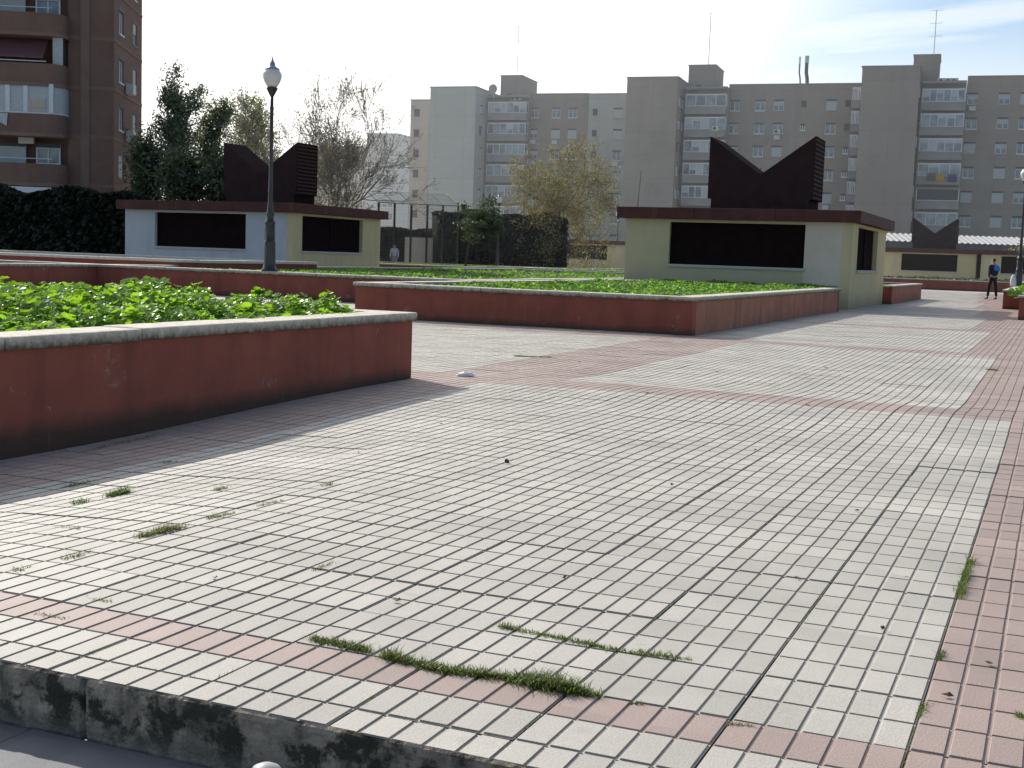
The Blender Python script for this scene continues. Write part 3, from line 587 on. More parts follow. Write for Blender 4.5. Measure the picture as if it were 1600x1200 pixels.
# ------------------------------------------------------------------ trees
def quad_leaves(pts, n, spread, s0, s1, rnd, droop=0.0):
    V = []; F = []
    for k in range(n):
        p = pts[rnd.randrange(len(pts))]
        c = Vector(p)+Vector((rnd.gauss(0, spread), rnd.gauss(0, spread), rnd.gauss(0, spread*.8)))
        nr = Vector((rnd.gauss(0, 1), rnd.gauss(0, 1), rnd.gauss(0, 1)+.3)).normalized(); u = nr.orthogonal().normalized(); q = Quaternion(nr, rnd.random()*6.28); u = q @ u; w = nr.cross(u); s = rnd.uniform(s0, s1)
        b = len(V); V += [tuple(c-u*s), tuple(c+w*s*.55+nr*s*.1), tuple(c+u*s), tuple(c-w*s*.55+nr*s*.1)]; F.append((b, b+1, b+2, b+3))
    return V, F
def tree(name, label, loc, H, style, leaf, nleaf, ls=(.05, .09), seed=1, bark=None, group=None, spread=.25, width=1.0, trunk_r=None, cat='tree'):
    rnd = random.Random(seed); t = thing(name, label, cat, loc, rnd.random()*6, group); tb = MB(); tips = []
    bark = bark or M_bark
    def grow(p, d, ln, r, lv):
        pts = [p]; rs = [r]; n = 4; up = {'poplar': .35, 'bare': .16, 'wide': .05, 'round': .1}[style]
        for i in range(n):
            jt = .04 if style == 'poplar' and lv == 0 else .13
            d = (d+Vector((rnd.gauss(0, jt), rnd.gauss(0, jt), rnd.gauss(0, .08)+up*.35))).normalized()
            p = p+d*ln/n; pts.append(p); rs.append(max(.011, r*(1-.65*(i+1)/n)))
        tb.tube(pts, rs, bark, 7 if lv == 0 else (5 if lv < 3 else 3), False)
        if lv >= 2: tips.extend(pts[2:])
        if lv >= 4 or ln < H*.035: return
        nk = {'poplar': [22, 5, 3, 2], 'bare': [7, 6, 5, 4], 'wide': [7, 6, 5, 3], 'round': [7, 5, 4, 0]}[style][min(lv, 3)]
        for k in range(nk):
            f = {'poplar': rnd.uniform(.12, 1), 'bare': rnd.uniform(.35, 1), 'wide': rnd.uniform(.32, 1), 'round': rnd.uniform(.72, 1)}[style] if lv == 0 else rnd.uniform(.25, 1)
            i = min(n-1, int(f*n)); q = pts[i].lerp(pts[i+1], f*n-i); rr = (rs[i]+rs[i+1])/2
            ax = (pts[i+1]-pts[i]).normalized(); o = ax.orthogonal().normalized(); o = Quaternion(ax, rnd.random()*6.28) @ o
            ang = {'poplar': R(rnd.uniform(12, 30)), 'bare': R(rnd.uniform(16, 42)), 'wide': R(rnd.uniform(35, 70)), 'round': R(rnd.uniform(35, 75))}[style]
            nd = ax*math.cos(ang)+o*math.sin(ang)*width
            l2 = ln*{'poplar': (.36 if lv == 0 else .5)*(1.2-.85*f if lv == 0 else 1), 'bare': .64, 'wide': .82*(1.1-.35*f), 'round': .52}[style]*rnd.uniform(.75, 1.15)
            grow(q, nd.normalized(), l2, rr*.55, lv+1)
    tr = trunk_r or H*.018
    tl = {'poplar': H*.93, 'bare': H*.50, 'wide': H*.46, 'round': H*.62}[style]
    grow(Vector((0, 0, -.3)), Vector((0, 0, 1)), tl, tr, 0)
    tb.build('trunk', t)
    if nleaf:
        V, F = quad_leaves(tips, nleaf, spread, ls[0], ls[1], rnd)
        me = bpy.data.meshes.new('crown'); me.from_pydata(V, [], F); me.materials.append(leaf); me.update(); o = bpy.data.objects.new('crown', me); C.objects.link(o); o.parent = t
    return t
def tloc(x, y, D, z=0): p = dep(x, y, D); return (p.x, p.y, z)
tree('poplar_tree', 'tall dark leafy poplar right beside the brick building', tloc(257, 400, 72), 10.3, 'poplar', M_lpop, 13000, (.06, .10), 11, spread=.24)
tree('poplar_tree', 'thinner dark poplar behind the left wing of the bluish kiosk roof', tloc(322, 400, 74), 9.3, 'poplar', M_lpop, 9000, (.06, .10), 12, spread=.24)
tree('dark_tree', 'low dark evergreen tree against the brick building corner', tloc(225, 400, 66), 6.2, 'poplar', M_ldark, 7000, (.08, .13), 13, spread=.35)
tree('dark_tree', 'low dark evergreen tree between the two dark poplars', tloc(290, 400, 64), 5.2, 'poplar', M_ldark, 8000, (.08, .13), 14, spread=.5)
tree('dark_tree', 'low dark evergreen tree hidden by the kiosk roof wing', tloc(345, 400, 64), 5.6, 'poplar', M_ldark, 7000, (.08, .13), 15, spread=.5)
tree('green_poplar', 'bright green poplar behind the tall street lamp', tloc(396, 400, 95), 11.6, 'poplar', M_lbright, 9000, (.07, .12), 16, spread=.22)
tree('bare_tree', 'slender bare tree with twigs just right of the tall lamp', tloc(452, 400, 80), 11.6, 'bare', M_lbrown, 2600, (.06, .1), 17, spread=.2, bark=M_barkp)
tree('bare_tree', 'broad bare tree with forked limbs right of the bluish kiosk roof', tloc(512, 410, 74), 11.2, 'bare', M_lbrown, 3000, (.05, .08), 18, spread=.2, width=1.0, bark=M_barkp)
tree('bare_tree', 'leaning bare tree with russet leaves before the pale distant flats', tloc(548, 410, 78), 9.8, 'bare', M_lbrown, 3600, (.05, .08), 19, spread=.22, width=1.0, bark=M_barkp)
tree('bare_tree', 'low brownish tree behind the end of the bluish kiosk', tloc(500, 410, 64), 5.5, 'wide', M_lbrown, 5000, (.06, .11), 20, spread=.3, bark=M_barkp)
tree('yellowing_tree', 'big round tree with thinning yellow-green leaves in the middle', tloc(872, 412, 87), 10.4, 'wide', M_lyel, 18000, (.055, .09), 21, spread=.24, width=1.9, trunk_r=.2)
tree('young_tree', 'small young tree with a round dark green crown and thin trunk', tloc(727, 418, 58, .46), 3.75, 'round', M_ldark, 3000, (.05, .09), 22, spread=.13, trunk_r=.07)
tree('yellow_bush_tree', 'yellow-green tree cut by the right border behind the lamp', tloc(1606, 420, 100), 4.6, 'wide', M_lyel, 5000, (.08, .13), 23, spread=.35)

# hedges
def hedge(label, a, b, thick, z1, n, seed, m=None):
    rnd = random.Random(seed); a = Vector(a); b = Vector(b); t = thing('hedge', label, 'hedge', (a.x, a.y, 0)); d = (b-a); L = d.length; d.normalize(); w = Vector((-d.y, d.x, 0))
    V = []; F = []
    for k in range(int(n*1.8)):
        u = rnd.random()*L; h = z1*(.93+.07*noise.noise(Vector((u*.6, seed, 0)))*2)
        if rnd.random() < .75: c = d*u+w*(-rnd.random()*.25)+Vector((0, 0, rnd.random()*h))
        else: c = d*u+w*(rnd.random()*thick)+Vector((0, 0, h-rnd.random()*.25))
        nr = Vector((rnd.gauss(0, 1), rnd.gauss(0, 1), rnd.gauss(0, 1))).normalized(); uu = nr.orthogonal(); ww = nr.cross(uu); s = rnd.uniform(.06, .11); q = len(V)
        V += [tuple(c-uu*s), tuple(c+ww*s*.6), tuple(c+uu*s), tuple(c-ww*s*.6)]; F.append((q, q+1, q+2, q+3))
    me = bpy.data.meshes.new('foliage'); me.from_pydata(V, [], F); me.materials.append(m or M_hedge); me.update(); o = bpy.data.objects.new('foliage', me); C.objects.link(o); o.parent = t
    s = MB(); h = z1*.88; p0, p1 = w*.2, w*(thick-.1)
    vs = [p0, d*L+p0, d*L+p1, p1]; s.add([tuple(v) for v in vs]+[tuple(v+Vector((0, 0, h))) for v in vs], [(0, 3, 2, 1), (4, 5, 6, 7), (0, 1, 5, 4), (1, 2, 6, 5), (2, 3, 7, 6), (3, 0, 4, 7)], M_hedge)
    s.build('branches', t)
    return t
hedge('tall dark hedge at the left, under the brick building', tloc(-60, 380, 50), tloc(215, 385, 50), 1.5, 3.25, 16000, 1)
hedge('dark hedge behind the small young tree and the middle lamp', tloc(683, 400, 83), tloc(884, 400, 86), 1.5, 4.1, 15000, 2)
hedge('low dark hedge behind the fence posts', tloc(590, 400, 88), tloc(690, 400, 86), 1.2, 2.9, 6000, 3)

# sports cage fence
M_mesh = bpy.data.materials.new('wire_mesh'); nt, N, L = nodes(M_mesh); N['Principled BSDF'].inputs['Base Color'].default_value = (.03, .035, .035, 1); N['Principled BSDF'].inputs['Roughness'].default_value = .6
fc = thing('cage_fence', 'tall dark wire fence with slanted top behind the lawn', 'fence', tloc(590, 400, 79))
o0 = Vector(fc.location)
px_ = [590, 615, 641, 666, 690, 714]
P_ = [Vector(tloc(x, 400, 79+i*.3)) - o0 for i, x in enumerate(px_)]
for p in P_:
    b = MB(); b.box(p.x-.05, p.x+.05, p.y-.05, p.y+.05, 0, 4.1, M_iron); b.tube([(p.x, p.y, 4.1), (p.x-.5, p.y-.7, 4.75)], .04, M_metal, 5); b.build('post', fc)
b = MB()
for i in range(len(P_)-1):
    p, q = P_[i], P_[i+1]; b.tube([p+Vector((0, 0, 4.1)), q+Vector((0, 0, 4.1))], .025, M_iron, 5); b.tube([p+Vector((-.5, -.7, 4.75)), q+Vector((-.5, -.7, 4.75))], .02, M_metal, 5)
    for k in range(28):
        z = .1+k*.145; b.tube([p+Vector((0, 0, z)), q+Vector((0, 0, z))], .004, M_mesh, 3, False)
    for k in range(10):
        c = p.lerp(q, k/10); b.tube([c+Vector((0, 0, .1)), c+Vector((0, 0, 4.1)), c+Vector((-.5, -.7, 4.75))], .004, M_mesh, 3, False)
    for k in range(6): f = k/6; v = Vector((-.5*f, -.7*f, 4.1+.65*f)); b.tube([p+v, q+v], .004, M_mesh, 3, False)
b.build('wire_mesh', fc)
# tan wall behind the cage
w_ = thing('garden_wall', 'low pinkish tan wall behind the wire fence posts', 'wall', tloc(632, 400, 84)); b = MB(); q = Vector(tloc(708, 400, 84))-Vector(w_.location)
b.add([(0, 0, 0), tuple(q), tuple(q+Vector((0, .3, 0))), (0, .3, 0), (0, 0, 2.1), tuple(q+Vector((0, 0, 2.1))), tuple(q+Vector((0, .3, 2.1))), (0, .3, 2.1)], [(0, 3, 2, 1), (4, 5, 6, 7), (0, 1, 5, 4), (1, 2, 6, 5), (2, 3, 7, 6), (3, 0, 4, 7)], M_bpink); b.build('masonry', w_)
# far low planters / kerb walls behind the lawn
a7 = onz(600, 408, .59)
planter('far planter with a pale coping below the fence posts', -34, -23.6, 50.6, 60)
planter('long far planter with a pale coping behind the lawn', -23.3, -13.0, 56, 70)
planter('far planter with a brown wall left of the yellowish kiosk', -14.5, -9.0, 58.5, 66)
planter('dark low planter beside the bluish kiosk at the far left', -34, -20.4, 27.0, 33.0, h=.74, soil=.6)
field('far_lawn', 'bright grass strip on the far planters below the fence', -33.8, -13.2, 50.8, 69.8, 14000, .46, lambda x, y: .10+.05*fbm(x, y, .4, 3), .05, .1, M_leaflawn, dens=lambda x, y: 1 if (x < -23.6 and y < 59.8) or (x > -23.1 and y > 56.2) else 0, seed=9, stems=False, cat='lawn')

# ------------------------------------------------------------------ apartment buildings
def frame_rot(vpx): return YAW-math.atan2(vpx-800, FPX)*1.0     # building axis whose depth lines meet at column vpx
class Frame:
    def __init__(s, rot): s.rot = rot; s.c = math.cos(rot); s.s = math.sin(rot)
    def uvz(s, x, y, V):           # pixel -> local u, z on the plane v = V
        d = ray(x, y); du = d.x*s.c+d.y*s.s; dv = -d.x*s.s+d.y*s.c; t = V/dv; return du*t, EYE+d.z*t
def opening_wall(mb, u0, u1, z0, z1, v, cols, rows, m, tk=.3):
    cols = sorted(cols); u = u0
    for a, b in cols:
        if a > u: mb.box(u, a, v, v+tk, z0, z1, m)
        z = z0
        for za, zb in sorted(rows):
            mb.box(a, b, v, v+tk, z, za, m); z = zb
        mb.box(a, b, v, v+tk, z, z1, m); u = b
    if u1 > u: mb.box(u, u1, v, v+tk, z0, z1, m)
WIN = {}
def win_mesh(w, h, kind):
    key = (round(w, 2), round(h, 2), kind)
    if key in WIN: return WIN[key]
    b = MB(); f = .09
    b.box(-w/2, w/2, .14, .16, 0, h, M_dark if kind == 3 else M_glass)
    if kind != 3:
        for x0, x1, z0, z1 in ((-w/2, -w/2+f, 0, h), (w/2-f, w/2, 0, h), (-w/2+f, w/2-f, 0, f), (-w/2+f, w/2-f, h-f, h), (-f/2, f/2, f, h-f)): b.box(x0, x1, .08, .138, z0, z1, M_frame)
    if kind == 1: b.box(-w/2+.01, w/2-.01, .05, .078, h*.45, h, M_shade)
    if kind == 2: b.box(-w/2+.01, w/2-.01, .05, .078, h*.04, h, M_shade)
    if kind == 4: b.box(-w/2+.01, w/2-.01, .05, .078, h*.72, h, M_shade)
    b.box(-w/2+.005, w/2-.005, -.01, .049, h-.2, h-.002, M_dark)  # shutter box strip, coloured dark to paint in the shade under the lintel
    b.box(-w/2-.06, w/2+.06, -.05, .1, -.09, -.002, M_frame if kind in (0, 4) else M_slab)
    me = b.build('window').data; o = [x for x in C.objects if x.data == me][0]; bpy.data.objects.remove(o); WIN[key] = me; return me
def add_win(parent, u, v, z, w, h, kind, rz=0):
    o = bpy.data.objects.new('window', win_mesh(w, h, kind)); C.objects.link(o); o.parent = parent; o.location = (u, v, z); o.rotation_euler = (0, 0, rz); return o
def balcony(parent, u0, u1, v, z, rnd, depth=1.1, style=None, slabm=None):
    """enclosed balcony: slab and parapet with a glazed box on top; glazing is a sub-part"""
    s = MB(); m = slabm or M_slab; s.box(u0, u1, v-depth, v-.01, z, z+.95, m); bo = s.build('balcony', parent)
    style = rnd.choice([0, 0, 1, 2]) if style is None else style; g = MB(); n = rnd.choice([4, 5, 6]); zt = z+2.45; h0 = z+.96
    g.box(u0+.05, u1-.05, v-depth+.06, v-.06, h0, zt-.06, M_glass if style != 2 else M_dark)
    if style == 2: zt2 = h0+.5
    g.box(u0+.02, u1-.02, v-depth+.02, v-.03, zt-.16, zt, M_frame if style != 2 else m)
    g.box(u0+.02, u1-.02, v-depth+.02, v-.03, h0, h0+.07, M_frame)
    for k in range(n+1):
        x = u0+.05+(u1-u0-.14)*k/n
        if style != 2 or k in (0, n): g.box(x, x+.09, v-depth+.01, v-depth+.055, h0+.07, zt-.16, M_frame)
        if k < n and style != 2 and rnd.random() < .45: x2 = u0+.05+(u1-u0-.14)*(k+1)/n; hh = rnd.choice([.3, .6, 1]); g.box(x+.09, x2, v-depth+.03, v-depth+.055, zt-.16-(zt-.23-h0)*hh, zt-.16, M_shade)
    for k in range(2): g.box(u1-.05, u1-.01, v-depth+.06+k*(depth-.2), v-depth+.14+k*(depth-.2), h0+.07, zt-.16, M_frame)
    g.build('glazing', bo); return bo
def antenna(label, p, h, parts=2, seed=1):
    rnd = random.Random(seed); t = thing('rooftop_antenna', label, 'antenna', p, .3, 'television antennas on the roofs'); m = MB(); m.tube([(0, 0, 0), (0, 0, h)], .05, M_metal, 5); m.build('mast', t)
    for k in range(parts):
        z = h*(1-.28*k)-.1; a = MB(); a.tube([(-.7, 0, z), (.9, 0, z+.1)], .025, M_metal, 4)
        for q in range(6): x = -.6+q*.26; a.tube([(x, -.3, z+.03*q*.3), (x, .3, z+.03*q*.3)], .018, M_metal, 4)
        a.build('aerial', t)
    return t

FR = Frame(YAW-math.atan2(665, 2000)); V0 = 159.0
UZ = lambda x, y, v=V0: FR.uvz(x, y, v)
def block_root(label): return thing('apartment_block', label, 'apartment block', (0, 0, 0), FR.rot)
def reloc(t, u, v):
    """put the Empty at the block's base corner, shifting its children back"""
    off = Vector((u, v, 0)); t.location = Vector((u*FR.c-v*FR.s, u*FR.s+v*FR.c, 0))
    for ch in t.children: ch.location = Vector(ch.location)-off
FH = 2.8; ZT = 21.75            # floor height, sill of the top row
def rowz(n, zs=ZT-1.3, h=1.35): return [(zs-FH*k, zs-FH*k+h) for k in range(n)]
def facade(t, name, x0, x1, ytop, v, wins, m, rnd, smalls=(), rows=7, zs=None, deep=12):
    u0 = UZ(x0, 200, v)[0]; u1 = UZ(x1, 200, v)[0]; zt = UZ((x0+x1)/2, ytop, v)[1]; zs = zs or zt-3.15
    b = MB(); rz = rowz(rows, zs)
    allc = [(UZ(x, 200, v)[0], 1.25, 1.35) for x in wins]
    opening_wall(b, u0, u1, 0, zt, v, [(c-w/2, c+w/2) for c, w, h in allc], [(a, a+1.35) for a, _ in rz], m)
    b.box(u0, u1, v+.31, v+deep, 0, zt-.3, m); b.box(u0, u1, v-.08, v+.3, zt, zt+.12, M_slab); b.build(name, t)
    for c, w, h in allc:
        for a, _ in rz:
            add_win(t, c, v, a, w, 1.35, rnd.choice([0, 1, 2, 2, 4, 0]))
            if rnd.random() < .10: q_ = MB(); q_.cbox(c-.38, c+.38, v-.40, v-.02, a-.75, a-.22, M_ac, .03); q_.build('air_conditioner', t)
    for x in smalls:
        c = UZ(x, 200, v)[0]
        for a, _ in rz: add_win(t, c, v-.165, a+.4, .62, .8, rnd.choice([0, 3, 0]))
    for a, _ in rz:      # faint floor bands
        pass
    return u0, u1, zt
def bays(t, x0, x1, v, ztop, rnd, n=8, depth=1.3, styles=None):
    u0 = UZ(x0, 200, v)[0]; u1 = UZ(x1, 200, v)[0]
    b = MB(); b.box(u0, u1, v, v+10, 0, ztop, M_bwall); b.build('bay_wall', t)
    for k in range(n): balcony(t, u0+.05, u1-.05, v, ztop-.65-FH*(k+1)+.1, rnd, depth, styles[k] if styles and k < len(styles) else None)
    b = MB(); b.box(u0, u1, v-depth-.1, v-.001, ztop-.30, ztop-.02, M_slab); b.build('canopy', t); return u0, u1
def gable(t, x0, x1, ytop, v, deep, m, slits=(), rnd=None):
    u0 = UZ(x0, 200, v)[0]; u1 = UZ(x1, 200, v)[0]; zt = UZ(x0, ytop, v)[1]; b = MB(); b.box(u0, u1, v, v+deep, 0, zt, m); b.box(u0-.1, u1+.1, v-.1, v+deep, zt, zt+.15, M_slab)
    b.build('gable_wall', t)
    for s in slits:
        for k in range(7): add_win(t, u1+.165, v+s, zt-3.3-FH*k, .7, 1.2, rnd.choice([0, 3, 1]), R(90))
    return u0, u1, zt
def penthouse(t, x0, x1, ytop, v, deep, m, zb):
    u0 = UZ(x0, 200, v)[0]; u1 = UZ(x1, 200, v)[0]; zt = UZ(x0, ytop, v)[1]; b = MB(); b.box(u0, u1, v, v+deep, zb, zt, m); b.box(u0-.08, u1+.08, v-.08, v+deep+.08, zt, zt+.14, M_slab)
    b.box(u0+1, u0+1.7, v-.02, v-.001, zb+.4, zb+.8, M_dark); b.build('stair_tower', t); return u0, u1, zt
def acbox(t, x, y, v):
    u, z = UZ(x, y, v); b = MB(); b.cbox(u-.42, u+.42, v-.42, v-.02, z, z+.6, M_ac, .03); b.lathe([(.2, 0), (.2, .02)], M_dark, 12); n = len(b.v)-24
    for i in range(n, len(b.v)): q = b.v[i]; b.v[i] = (u-.08+q[0], v-.425-q[2], z+.3+q[1])
    b.build('air_conditioner', t)
rnd = random.Random(5)
# --- right block
t = block_root('grey apartment block at the right, with a blank gable and stacked glazed balconies')
g0 = gable(t, 1342, 1432, 105, V0-5, 16, M_bwall, (1.4,), rnd)
bays(t, 1437, 1506, V0-1.5, UZ(1470, 128, V0-1.5)[1], rnd, 8, 1.2, [1, 1, 0, 0, 2, 0, 0, 0])
penthouse(t, 1421, 1462, 87, V0+1, 6, M_bwall, UZ(1440, 128, V0)[1]-.5)
facade(t, 'facade', 1507, 1700, 119, V0, (1517, 1566, 1600, 1645, 1680), M_bwall, rnd)
for x, y in ((1471, 131), (1491, 131), (1482, 131)): acbox(t, x, y, V0-1.5)
for i, c in enumerate(((1462, 273, (.38, .25, .05)), (1482, 274, (.05, .05, .13)), (1450, 272, (.14, .10, .09)))):
    u, z = UZ(c[0]+6, c[1]+9, V0-2.9); lm = mat('laundry_cloth_%d' % i, c[2], .9, .1, 3); b = MB(); b.box(u-.55, u+.45, V0-2.95, V0-2.92, z-.1, z+.75, lm); b.build('laundry', t)
reloc(t, g0[0], V0-5)
# --- middle block
t = block_root('middle grey apartment block with a tall blank gable and two roof flues')
g0 = gable(t, 977, 1056, 122, V0-2, 14, M_bwall, (1.2, 3.3), rnd)
bays(t, 1071, 1136, V0+1.5, UZ(1100, 137, V0+1.5)[1], rnd, 8, 1.2, [0, 1, 0, 0, 1, 0])
penthouse(t, 1072, 1114, 103, V0+4, 6, M_bwall, UZ(1100, 137, V0+4)[1]-.5)
facade(t, 'facade', 1136.5, 1350, 132, V0+3, (1146, 1186, 1215, 1297), M_bwall, rnd, (1254, 1323))
u, z = UZ(1337, 140, V0+1.6)
for k in range(7):     # balconies seen end on beside the next gable
    balcony(t, u-.4, u+.6, V0+2.7, UZ(1337, 166, V0)[1]-FH*k, rnd, 1.0, 0)
acbox(t, 1214, 210, V0+3); acbox(t, 1118, 205, V0-.3)
reloc(t, g0[0], V0-2)
# --- left block
t = block_root('grey-green apartment block left of the middle, with a lower beige wing')
g0 = gable(t, 671, 742, 137, V0+4, 14, M_bgab, (2.0, 6.5), rnd)
gb = gable(t, 641, 670.5, 157, V0+9, 12, M_bpink, (), rnd)
for k in range(7): add_win(t, UZ(651, 200, V0+9)[0], V0+8.83, UZ(651, 182, V0+9)[1]-FH*k, .8, 1.0, 3)
bays(t, 765, 826, V0+9, UZ(800, 150, V0+9)[1], rnd, 8, 1.2, [0, 0, 1, 0, 0, 0])
penthouse(t, 780, 813, 119, V0+12, 7, M_bwall, UZ(800, 150, V0+12)[1]-.5)
facade(t, 'facade', 826.5, 918, 147, V0+10, (834, 868, 894), M_bwall, rnd)
facade(t, 'side_facade', 918.5, 985, 147, V0+9.5, (965,), M_bgab, rnd, (929,))
b = MB(); u, z = UZ(743, 140, V0+4); b.box(u-.3, u+7, V0+18.2, V0+18.5, 0, z, M_bgab); b.build('rear_wall', t)
for x, y in ((803, 158), (811, 158)): acbox(t, x, y, V0+9)
reloc(t, gb[0], V0+9)
# --- satellite dish
p = dep(771, 143, 166); ds = thing('satellite_dish', 'grey round satellite dish on the roof edge of the left block', 'satellite dish', p); b = MB()
b.lathe([(.02, 0), (.3, .04), (.5, .11), (.62, .2)], M_slab, 20); b.v = [(x, -z, y+.3) for x, y, z in b.v]; b.build('reflector', ds); b = MB(); b.tube([(0, .1, -.9), (0, .1, .3)], .04, M_metal, 6); b.tube([(0, 0, .1), (0, -.6, .3)], .02, M_metal, 5); b.build('bracket', ds)
# --- pale distant blocks
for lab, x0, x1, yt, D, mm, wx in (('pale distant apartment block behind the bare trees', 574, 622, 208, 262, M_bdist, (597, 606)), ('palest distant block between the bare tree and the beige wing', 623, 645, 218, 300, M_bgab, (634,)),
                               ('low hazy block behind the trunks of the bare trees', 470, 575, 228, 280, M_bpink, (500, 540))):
    t = thing('apartment_block', lab, 'apartment block', (0, 0, 0), FR.rot)
    u0, z1 = FR.uvz(x0, yt, D); u1, _ = FR.uvz(x1, yt, D); b = MB(); b.box(u0, u1, D, D+12, 0, z1, mm); b.build('facade', t)
    for x in wx:
        u, _ = FR.uvz(x, 300, D)
        for k in range(int((z1-4)/FH)): add_win(t, u, D-.17, z1-3.8-FH*k-1.2, 2.6 if x < 622 else .9, 1.4, rnd.choice([0, 1, 4]))
    reloc(t, u0, D)
antenna('tall thin antenna with two aerials on the stair tower of the middle block', dep(1107, 103, 162), 6.6, 2, 1)
antenna('antenna with a white receiver on the stair tower of the right block', dep(1459, 87, 160), 5.6, 3, 2)
antenna('faint antenna in the glare above the left block', dep(808, 119, 172), 6.6, 2, 3)
p = dep(1252, 133, 166)
fl = thing('flue_pair', 'two dark stove pipes rising from the roof of the middle block', 'chimney', p)
for dx, h, r in ((-.35, 3.6, .12), (.55, 3.7, .28)): b = MB(); b.tube([(dx+.25, 0, -.5), (dx+.15, 0, .8), (dx, 0, 1.6), (dx, 0, h)], r*.85, M_iron, 8); b.tube([(dx, 0, h-.9), (dx, 0, h)], r, M_metal, 8); b.build('pipe', fl)
# thin mast in front of the middle gable
p = dep(994, 322, 120); mt = thing('thin_mast', 'thin leaning pole rising behind the yellowish kiosk roof', 'mast', (p.x, p.y, 0)); b = MB(); b.tube([(0, 0, 0), (0, 0, 4), (.35, 0, 9.4)], [.1, .07, .04], M_iron, 6); b.build('pole', mt)

# --- shed with corrugated roof behind distant kiosk
s0 = dep(1383, 375, 112); s1 = dep(1640, 378, 112)
t = thing('market_shed', 'long low shed with a pale corrugated roof behind the distant kiosk', 'shed', (s0.x, s0.y, 0)); d = s1-s0; Ls = Vector((d.x, d.y, 0)).length; t.rotation_euler = (0, 0, math.atan2(d.y, d.x))
zr = s0.z-.1; b = MB(); b.box(0, Ls, .3, 6, 0, zr+.05, M_dark); b.build('wall', t); b = MB(); n = int(Ls/.5)
for k in range(n):
    x = k*.5; b.add([(x, 0, zr), (x+.25, 0, zr+.10), (x+.5, 0, zr), (x+.5, 3.2, zr+.75), (x+.25, 3.2, zr+.85), (x, 3.2, zr+.75)], [(0, 1, 4, 5)], M_sheet); b.add([(x+.25, 0, zr+.10), (x+.5, 0, zr), (x+.5, 3.2, zr+.75), (x+.25, 3.2, zr+.85)], [(0, 1, 2, 3)], M_slab)
b.build('roof', t); b = MB(); b.box(0, Ls, -.05, -.001, zr-.5, zr-.02, M_dark); b.build('fascia', t)

# --- brick building at the left
FB = Frame(YAW+math.atan2(200, 2000)); VB = 76.0
BU = lambda x, y, v=VB: FB.uvz(x, y, v)
t = thing('brick_building', 'brown brick apartment building at the left with enclosed balconies and a red awning', 'apartment block', (0, 0, 0), FB.rot)
uc = BU(178, 150)[0]; ul = BU(-160, 150)[0]; ub = BU(112, 150)[0]; ZB = 26; deep = 8.3
b = MB(); b.box(ub-.2, uc-.3, VB, VB+.3, 0, ZB, M_brick); b.box(ul, uc-.3, VB+.31, VB+deep-.31, 0, ZB, M_brick); b.box(ub+.5, ub+1.0, VB-.08, VB-.001, 0, ZB, M_brickb)
zfl = [BU(60, y)[1] for y in (258,)][0]      # parapet top of the low floor
for k in range(-1, 7):
    z = zfl+2.75*k-1.15; b.box(ub-.2, uc+.03, VB-.02, VB-.001, z, z+.2, M_brickb)
b.build('front_wall', t)
# side wall with window openings
b = MB(); sw = [(2.0, 1.3), (6.0, 1.1)]
rws = []; zc = [FB.uvz(190, y, VB+2)[1] for y in (258,)][0]
for k in range(-1, 7): rws.append((zc-.75+2.75*k, zc+.75+2.75*k))
v = VB
for vc, w in sw+[(None, 0)]:
    e = (VB+vc-w/2) if vc else VB+deep
    b.box(uc-.299, uc, v, e, 0, ZB, M_brick)
    if vc:
        z = 0
        for a, c in rws: b.box(uc-.299, uc, e, e+w, z, a, M_brick); z = c
        b.box(uc-.299, uc, e, e+w, z, ZB, M_brick); v = e+w
for k in range(-1, 7): z = zfl+2.75*k-1.15; b.box(uc+.001, uc+.03, VB, VB+deep, z, z+.18, M_brickb)
b.build('side_wall', t)
for vc, w in sw:
    for i, (a, c) in enumerate(rws): add_win(t, uc, VB+vc, a, w, 1.5, rnd.choice([0, 0, 1, 2]), R(90))
for k in (1, 2):
    b = MB(); z = rws[k+1][0]-.5; b.cbox(uc+.05, uc+.5, VB+3.0, VB+3.9, z, z+.6, M_ac, .03); b.build('air_conditioner', t)
